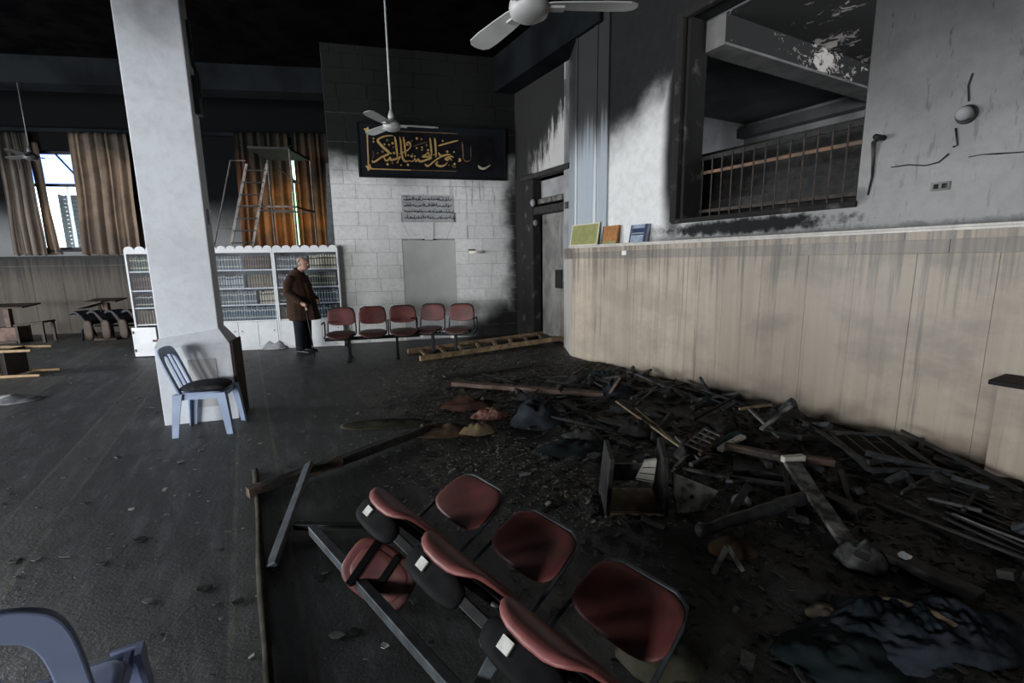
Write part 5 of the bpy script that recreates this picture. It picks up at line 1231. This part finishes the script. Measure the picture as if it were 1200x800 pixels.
plank('plank', (531, 449, .05), (708, 462, .08), .11, .05, 'plank_red', 'long reddish plank lying on the ash toward the dado')
plank('plank', (714, 464, .05), (729, 441, .30), .12, .03, 'plank_red', 'short reddish board sticking up out of the debris')
plank('plank', (803, 456, .10), (842, 470, .08), .10, .04, 'plank_red', 'short brown board lying by the foot of the dado')
plank('charred_beam', (290, 577, .05), (400, 540, .06), .08, .07, 'plank', 'scorched brown beam end on the carpet left of the steel frame', 'beam')
plank('charred_beam', (396, 541, .06), (494, 504, .08), .08, .07, 'char', 'charred black beam leading to the cloth heap', 'beam')
plank('charred_plank', (520, 441, .03), (622, 428, .03), .13, .03, 'char', 'charred strip of wood in front of the fallen ladder', 'plank')
plank('stick', (722, 470, .18), (802, 527, .10), .020, .016, 'stick', 'thin pale stick slanting across the debris heap', 'stick')
plank('stick', (745, 478, .15), (806, 529, .09), .016, .014, 'stick', 'thinner pale stick alongside the slanting one', 'stick')
plank('charred_plank', (660, 470, .06), (742, 524, .05), .05, .03, 'char', 'narrow charred batten beside the teal cloth', 'plank')
plank('plank', (850, 522, .13), (922, 537, .15), .06, .05, 'plank', 'scorched batten lying behind the ashen plank', 'plank')
plank('plank', (938, 537, .14), (976, 541, .12), .06, .05, 'plank_red', 'short brown batten right of the pale block', 'plank')
plank('wood_block', (917, 538, .18), (942, 536, .18), .045, .045, 'page', 'pale wooden block at the top of the ashen plank', 'block')
plank('plank', (928, 543, .16), (996, 640, .05), .11, .03, 'plank_grey', 'long ashen grey plank sloping towards the camera', 'plank', w2=.09)
log('charred_log', (820, 622, .07), (945, 582, .08), .036, .045, 'char_blue', 'round charred log lying left of the ashen plank')
plank('stick', (866, 479, .22), (904, 474, .24), .03, .02, 'stick', 'pale tipped stick near the foot of the dado', 'stick')
plank('stick', (878, 479, .24), (914, 513, .10), .03, .02, 'plank_grey', 'grey stick crossing below the pale tipped one', 'stick')
plank('stick', (892, 503, .14), (928, 475, .30), .04, .02, 'plank_grey', 'grey stick rising towards the dado', 'stick')
log('charred_log', (915, 482, .20), (930, 472, .32), .03, .05, 'char_blue', 'short burnt knob at the end of the rising grey stick')
plank('stick', (790, 549, .05), (832, 507, .18), .03, .02, 'plank_grey', 'olive grey stick leaning right in the crossed pair', 'stick')
plank('stick', (792, 511, .15), (828, 546, .07), .03, .02, 'plank_grey', 'olive grey stick leaning left in the crossed pair', 'stick')
plank('stick', (843, 527, .10), (871, 511, .16), .05, .03, 'page', 'short pale stick in the middle of the debris', 'stick')
plank('stick', (810, 545, .08), (832, 536, .10), .04, .03, 'plank_grey', 'stubby grey stick near the crossed pair', 'stick')
plank('stick', (800, 548, .07), (855, 560, .06), .03, .02, 'plank_grey', 'grey batten below the crossed pair of sticks', 'stick')
plank('charred_plank', (735, 455, .07), (800, 462, .05), .13, .04, 'char', 'charred plank behind the short upright board')
plank('charred_plank', (860, 545, .06), (950, 560, .05), .16, .05, 'char', 'charred plank under the ashen plank')
plank('charred_plank', (905, 505, .06), (965, 518, .05), .12, .05, 'char', 'charred plank close to the dado')
plank('charred_plank', (930, 565, .05), (1010, 600, .05), .10, .05, 'char', 'charred plank right of the ashen plank')
plank('charred_plank', (1020, 640, .05), (1150, 700, .05), .09, .05, 'char', 'charred plank at the lower right before the wet cloth')
plank('charred_plank', (760, 480, .08), (850, 500, .08), .10, .06, 'char', 'charred plank behind the broken slatted rack')
plank('charred_plank', (700, 492, .06), (790, 512, .08), .09, .05, 'char', 'charred plank beside the pale slanting stick')
plank('stick', (836, 672, .02), (852, 640, .16), .022, .022, 'plank_grey', 'left leg of the small forked burnt stick', 'stick'); plank('stick', (870, 668, .02), (853, 640, .16), .022, .022, 'plank_grey', 'right leg of the small forked burnt stick', 'stick')
# slatted rack
rk = thing('slatted_rack', fl(824, 530), 'broken wooden rack with pale slats in the debris heap', 'rack')
rc = [fl(800, 524, .16), fl(828, 502, .22), fl(846, 510, .20), fl(820, 532, .12)]
for p, q in ((rc[0], rc[1]), (rc[3], rc[2])): b = MB(); b.bar(p, q, .025, .025); b.build('rack_rail', MT['plank'], rk)
for k in range(5):
    t = .1 + k * .2; b = MB(); b.bar(rc[0] + (rc[1] - rc[0]) * t + V((0, 0, .015)), rc[3] + (rc[2] - rc[3]) * t + V((0, 0, .015)), .03, .012); b.build('slat', MT['plank_grey'], rk)
# broken open cabinet
c0 = fl(709, 607); c1 = fl(784, 608); dv = c1 - c0; BXF = Frame((c0.x, c0.y), atan2(dv.y, dv.x)); BW_ = dv.length
cb = thing('broken_cabinet', BXF(BW_ / 2, 0, -.17), 'small broken cabinet standing open among the burnt debris', 'cabinet')
def skew(f, n_, m, **k): return f.build(n_, m, cb, **k)
skew(MB().hexa([BXF(0, 0, 0), BXF(.03, 0, 0), BXF(.03, 0, -.34), BXF(0, 0, -.34), BXF(.02, .40, .02), BXF(.05, .40, .02), BXF(.06, .40, -.30), BXF(.03, .40, -.30)]), 'side_panel', MT['char'], bevel=.004)
skew(MB().hexa([BXF(BW_ - .03, 0, 0), BXF(BW_, 0, 0), BXF(BW_, 0, -.34), BXF(BW_ - .03, 0, -.34), BXF(BW_ - .06, .42, .04), BXF(BW_ - .03, .42, .04), BXF(BW_ + .02, .42, -.30), BXF(BW_ - .01, .42, -.30)]), 'side_panel', MT['char'], bevel=.004)
skew(MB().fbox(BXF, .03, BW_ - .03, .01, .035, -.34, 0), 'bottom_board', MT['ladder_wood'], bevel=.003)
skew(MB().fbox(BXF, .03, BW_ - .03, .10, .22, -.34, -.31), 'back_rail', MT['plank_grey'], bevel=.003)
skew(MB().fbox(BXF, .03, BW_ - .03, .035, .05, -.02, 0), 'front_lip', MT['plank'], bevel=.003)
# panel with a hole leaning beside it
def quad_panel(name, pts, th, m, lab, cat):
    P = [fl(*p) for p in pts]; n = (P[1] - P[0]).cross(P[3] - P[0]).normalized(); e = thing(name, V((P[0].x, P[0].y, 0)), lab, cat); b = MB(); b.prism(P, -n * th); b.build('board', m, e, bevel=.002); return e, P, n
e, P, n = quad_panel('loose_panel', [(794, 602, .02), (826, 598, .02), (842, 575, .15), (788, 553, .27)], .018, MT['plank_grey'], 'loose grey board with a round hole leaning on the broken cabinet', 'board')
b = MB(); cc = P[0] * .3 + P[1] * .2 + P[2] * .25 + P[3] * .25; t1_ = (P[1] - P[0]).normalized(); t2_ = n.cross(t1_); b.rings([[cc + (t1_ * cos(k * pi / 5) + t2_ * sin(k * pi / 5)) * .012 + n * o_ for k in range(10)] for o_ in (-.004, .002)]); b.build('hole', MT['soot'], e)
e, P, n = quad_panel('open_book', [(745, 562, .18), (766, 566, .16), (770, 539, .34), (756, 541, .32)], .025, MT['page'], 'pale scorched book leaning inside the broken cabinet', 'book')
for k in range(3): b = MB(); b.bar(P[0] + (P[3] - P[0]) * (.1 + .3 * k) + n * .003, P[1] + (P[2] - P[1]) * (.1 + .3 * k) + n * .003, .006, .004); b.build('page_edge', MT['plank_grey'], e)
# framed panel near the dado
fp = thing('fallen_hatch', fl(1030, 535), 'dark framed hatch lying flat at the foot of the dado', 'hatch')
fq = [fl(970, 509, .14), fl(1044, 513, .14), fl(1099, 554, .10), fl(1020, 553, .10)]
b = MB(); b.prism([fq[3], fq[2], fq[1], fq[0]], V((0, 0, .015))); b.build('board', MT['cloth_olive_dark'], fp)
for i in range(4): b = MB(); b.bar(fq[i] + V((0, 0, .015)), fq[(i + 1) % 4] + V((0, 0, .015)), .035, .03); b.build('frame_bar', MT['char_blue'], fp)
for k in range(1, 4):
    t = k / 4; b = MB(); b.bar(fq[0] + (fq[1] - fq[0]) * t + V((0, 0, .018)), fq[3] + (fq[2] - fq[3]) * t + V((0, 0, .018)), .012, .008); b.build('cross_bar', MT['char_blue'], fp)
# metal slats at the right edge
ms = thing('slatted_metal_panel', fl(1160, 605), 'black slatted metal panel with a shiny edge at the right', 'panel')
for k in range(6):
    p = fl(1118 - k * 2, 572 + k * 7, .05); q = fl(1218, 612 + k * 9, .05); b = MB(); b.bar(p, q, .05, .012, twist=.3); b.build('slat', MT['char'], ms)
b = MB(); b.tube([fl(1116, 602, .07), fl(1150, 616, .07), fl(1215, 640, .07)], .007, 6); b.build('bright_edge', MT['chrome'], ms)
plank('metal_pipe', (968, 511, .14), (1000, 507, .16), .035, .03, 'plank_grey', 'short pale pipe beside the dark framed hatch', 'pipe')

# cloth, foam and paper in the heap
crumple('cloth_heap', fl(518, 507), .34, .16, .10, MT['cloth_brown'], 'brown cloth heap at the end of the charred beam', 'cloth', 11)
crumple('rust_cloth', fl(546, 478), .30, .13, .13, MT['cloth_rust'], 'rust brown cloth bundle behind the patterned red cloth', 'cloth', 12)
crumple('patterned_cloth', fl(576, 490), .22, .11, .10, MT['cloth_red'], 'red and white patterned cloth in the heap', 'cloth', 13)
crumple('foam_lump', fl(494, 503, .05), .09, .07, .12, MT['foam'], 'small yellow foam lump at the beam end', 'foam', 14)
crumple('foam_lump', fl(560, 507, .02), .17, .09, .12, MT['foam'], 'larger yellow foam lump in front of the cloth heap', 'foam', 15)
crumple('slate_cloth', fl(630, 497), .28, .2, .27, MT['cloth_blue'], 'slate blue cloth piled up behind the teal cloth', 'cloth', 16)
crumple('teal_cloth', fl(684, 528), .42, .22, .08, MT['cloth_teal'], 'flat dark teal cloth behind the broken cabinet', 'cloth', 17)
crumple('carpet_piece', fl(452, 497), .48, .16, .03, MT['cloth_olive'], 'flat olive carpet piece left of the cloth heap', 'carpet', 18, rot=.1)
crumple('slate_cloth', fl(722, 468), .22, .15, .14, MT['cloth_blue'], 'slate blue rag beside the short upright board', 'cloth', 19)
crumple('burnt_bag', fl(862, 532), .26, .15, .14, MT['cloth_teal'], 'dark melted bag behind the charred log', 'bag', 20)
crumple('foil_wrapper', fl(868, 582, .06), .075, .06, .09, MT['foil'], 'crumpled silver foil above the charred log', 'foil', 21, n=14)
crumple('foil_wrapper', fl(1062, 655, .06), .07, .055, .08, MT['foil'], 'crumpled silver foil in the ash at the lower right', 'foil', 22, n=14)
crumple('melted_lump', fl(1010, 655, .02), .13, .11, .14, MT['cloth_grey_dark'], 'grey melted lump at the end of the ashen plank', 'lump', 23)
crumple('wet_cloth', fl(1075, 745), .42, .22, .12, MT['cloth_teal_light'], 'wet blue-black cloth heap at the bottom right', 'cloth', 24, n=72, fold=9.0)
crumple('wet_cloth', fl(985, 770), .26, .16, .07, MT['cloth_teal'], 'flat wet black cloth left of the blue-black heap', 'cloth', 25, n=30)
crumple('burnt_cushion', fl(775, 770), .17, .15, .17, MT['cloth_olive'], 'burnt olive cushion beside the nearest fallen chair', 'cushion', 26, n=30)
crumple('burnt_cushion', fl(965, 722), .09, .06, .07, MT['foam_dark'], 'scorched brown cushion scrap beside the wet cloth', 'cushion', 27)
crumple('burnt_rag', fl(860, 645), .14, .10, .08, MT['cloth_brown'], 'scorched brown rag below the charred log', 'rag', 28)
crumple('fabric_strip', fl(1076, 714, .09), .15, .035, .03, MT['foam_dark'], 'light brown strip lying on the wet cloth', 'strip', 31, rot=-.75, zoff=.085)
crumple('burnt_rag', fl(1120, 560, .0), .2, .1, .06, MT['cloth_teal'], 'black rag below the dark framed hatch', 'rag', 29)
# larger flakes and scraps one could pick up
random.seed(99)
SCR = [(330, 612, 'grey'), (173, 705, 'pale'), (78, 652, 'pale'), (155, 597, 'white'), (45, 655, 'pale'), (240, 690, 'dark'), (395, 745, 'pale'), (450, 757, 'white'), (375, 678, 'dark'), (280, 705, 'dark'), (165, 632, 'dark'), (415, 740, 'dark'), (195, 540, 'pale'), (160, 557, 'grey'), (230, 550, 'pale'), (120, 660, 'grey'), (305, 520, 'pale'), (640, 655, 'white'), (505, 755, 'grey'), (650, 640, 'pale'), (265, 455, 'white'), (315, 462, 'white'), (100, 590, 'grey'), (185, 655, 'grey'), (75, 560, 'pale')]
SM = {'grey': 'plank_grey', 'pale': 'scrap', 'dark': 'char', 'white': 'paper'}
WHERE = ['by the rolled carpet edge']
for k, (x, y, c) in enumerate(SCR):
    p = fl(x, y); r_ = random.uniform(.03, .05) * (1.5 if c == 'dark' else 1); n_ = 6; a0 = random.random() * 6
    r_ *= .62
    poly = [p + V((cos(a0 + 2 * pi * i / n_) * r_ * random.uniform(.6, 1.3), sin(a0 + 2 * pi * i / n_) * r_ * random.uniform(.4, 1.0), .002 + random.uniform(0, .004))) for i in range(n_)]
    b = MB(); b.prism(poly, V((0, 0, .003)))
    tag(b.build('plaster_scrap', MT[SM[c]]), '%s flat scrap lying on the dirty carpet' % {'grey': 'grey', 'pale': 'pale grey', 'dark': 'black', 'white': 'white'}[c], 'scrap', '%s scraps on the carpet' % c)
# charred chunks in the heap
for k in range(70):
    while True:
        s_ = random.uniform(1.2, 6.2); u = abs(random.gauss(0, 1.3)) + .15; p = RW(s_, 0, u)
        if u < 3.4 and p.y > 1.3: break
    l = random.uniform(.05, .16); b = MB(); dv = V((random.uniform(-1, 1), random.uniform(-1, 1), random.uniform(-.25, .4))).normalized() * l; z = max(0, ash_h(p.x, p.y)) + .02
    b.bar(V((p.x, p.y, z + abs(dv.z))) - dv, V((p.x, p.y, z + abs(dv.z))) + dv, random.uniform(.025, .08), random.uniform(.02, .05), twist=random.random() * 3, w2=random.uniform(.02, .06))
    tag(b.build('charred_chunk', MT[random.choice(('char', 'char', 'char_blue'))], bevel=.004), 'charred chunk of wood lying in the ash', 'charred wood', 'charred chunks in the ash')

# thin charred battens and lumps thickening the heap
random.seed(123)
for k in range(46):
    while True:
        s_ = random.uniform(1.0, 5.4); u = abs(random.gauss(0, 1.0)) + .3; p = RW(s_, 0, u)
        if u < 2.6 and p.y > 2.0: break
    l = random.uniform(.15, .42); a_ = random.uniform(0, pi); dv = V((cos(a_), sin(a_), random.uniform(-.12, .22))) * l; z = max(0, ash_h(p.x, p.y)) + .02 + abs(dv.z)
    b = MB(); b.bar(V((p.x, p.y, z)) - dv, V((p.x, p.y, z)) + dv, random.uniform(.018, .05), random.uniform(.012, .03), twist=random.random() * 3, w2=random.uniform(.012, .04))
    if any(not in_room(v.x, v.y, .03) for v in b.v): continue
    tag(b.build('charred_batten', MT[random.choice(('char', 'char', 'char_blue', 'char', 'plank_grey'))]), 'thin charred batten lying in the debris heap', 'batten', 'charred battens in the debris heap')
for k in range(16):
    while True:
        s_ = random.uniform(1.4, 5.8); u = random.uniform(.35, 2.2); p = RW(s_, 0, u)
        if p.y > 1.8: break
    crumple('burnt_clump', V((p.x, p.y, 0)), random.uniform(.10, .24), random.uniform(.08, .15), random.uniform(.07, .14), MT[random.choice(('char', 'cloth_teal', 'char'))], 'shapeless black burnt clump in the debris heap', 'burnt clump', 200 + k, rot=random.random() * 3, n=18, fold=11.0)['group'] = 'burnt clumps in the debris heap'
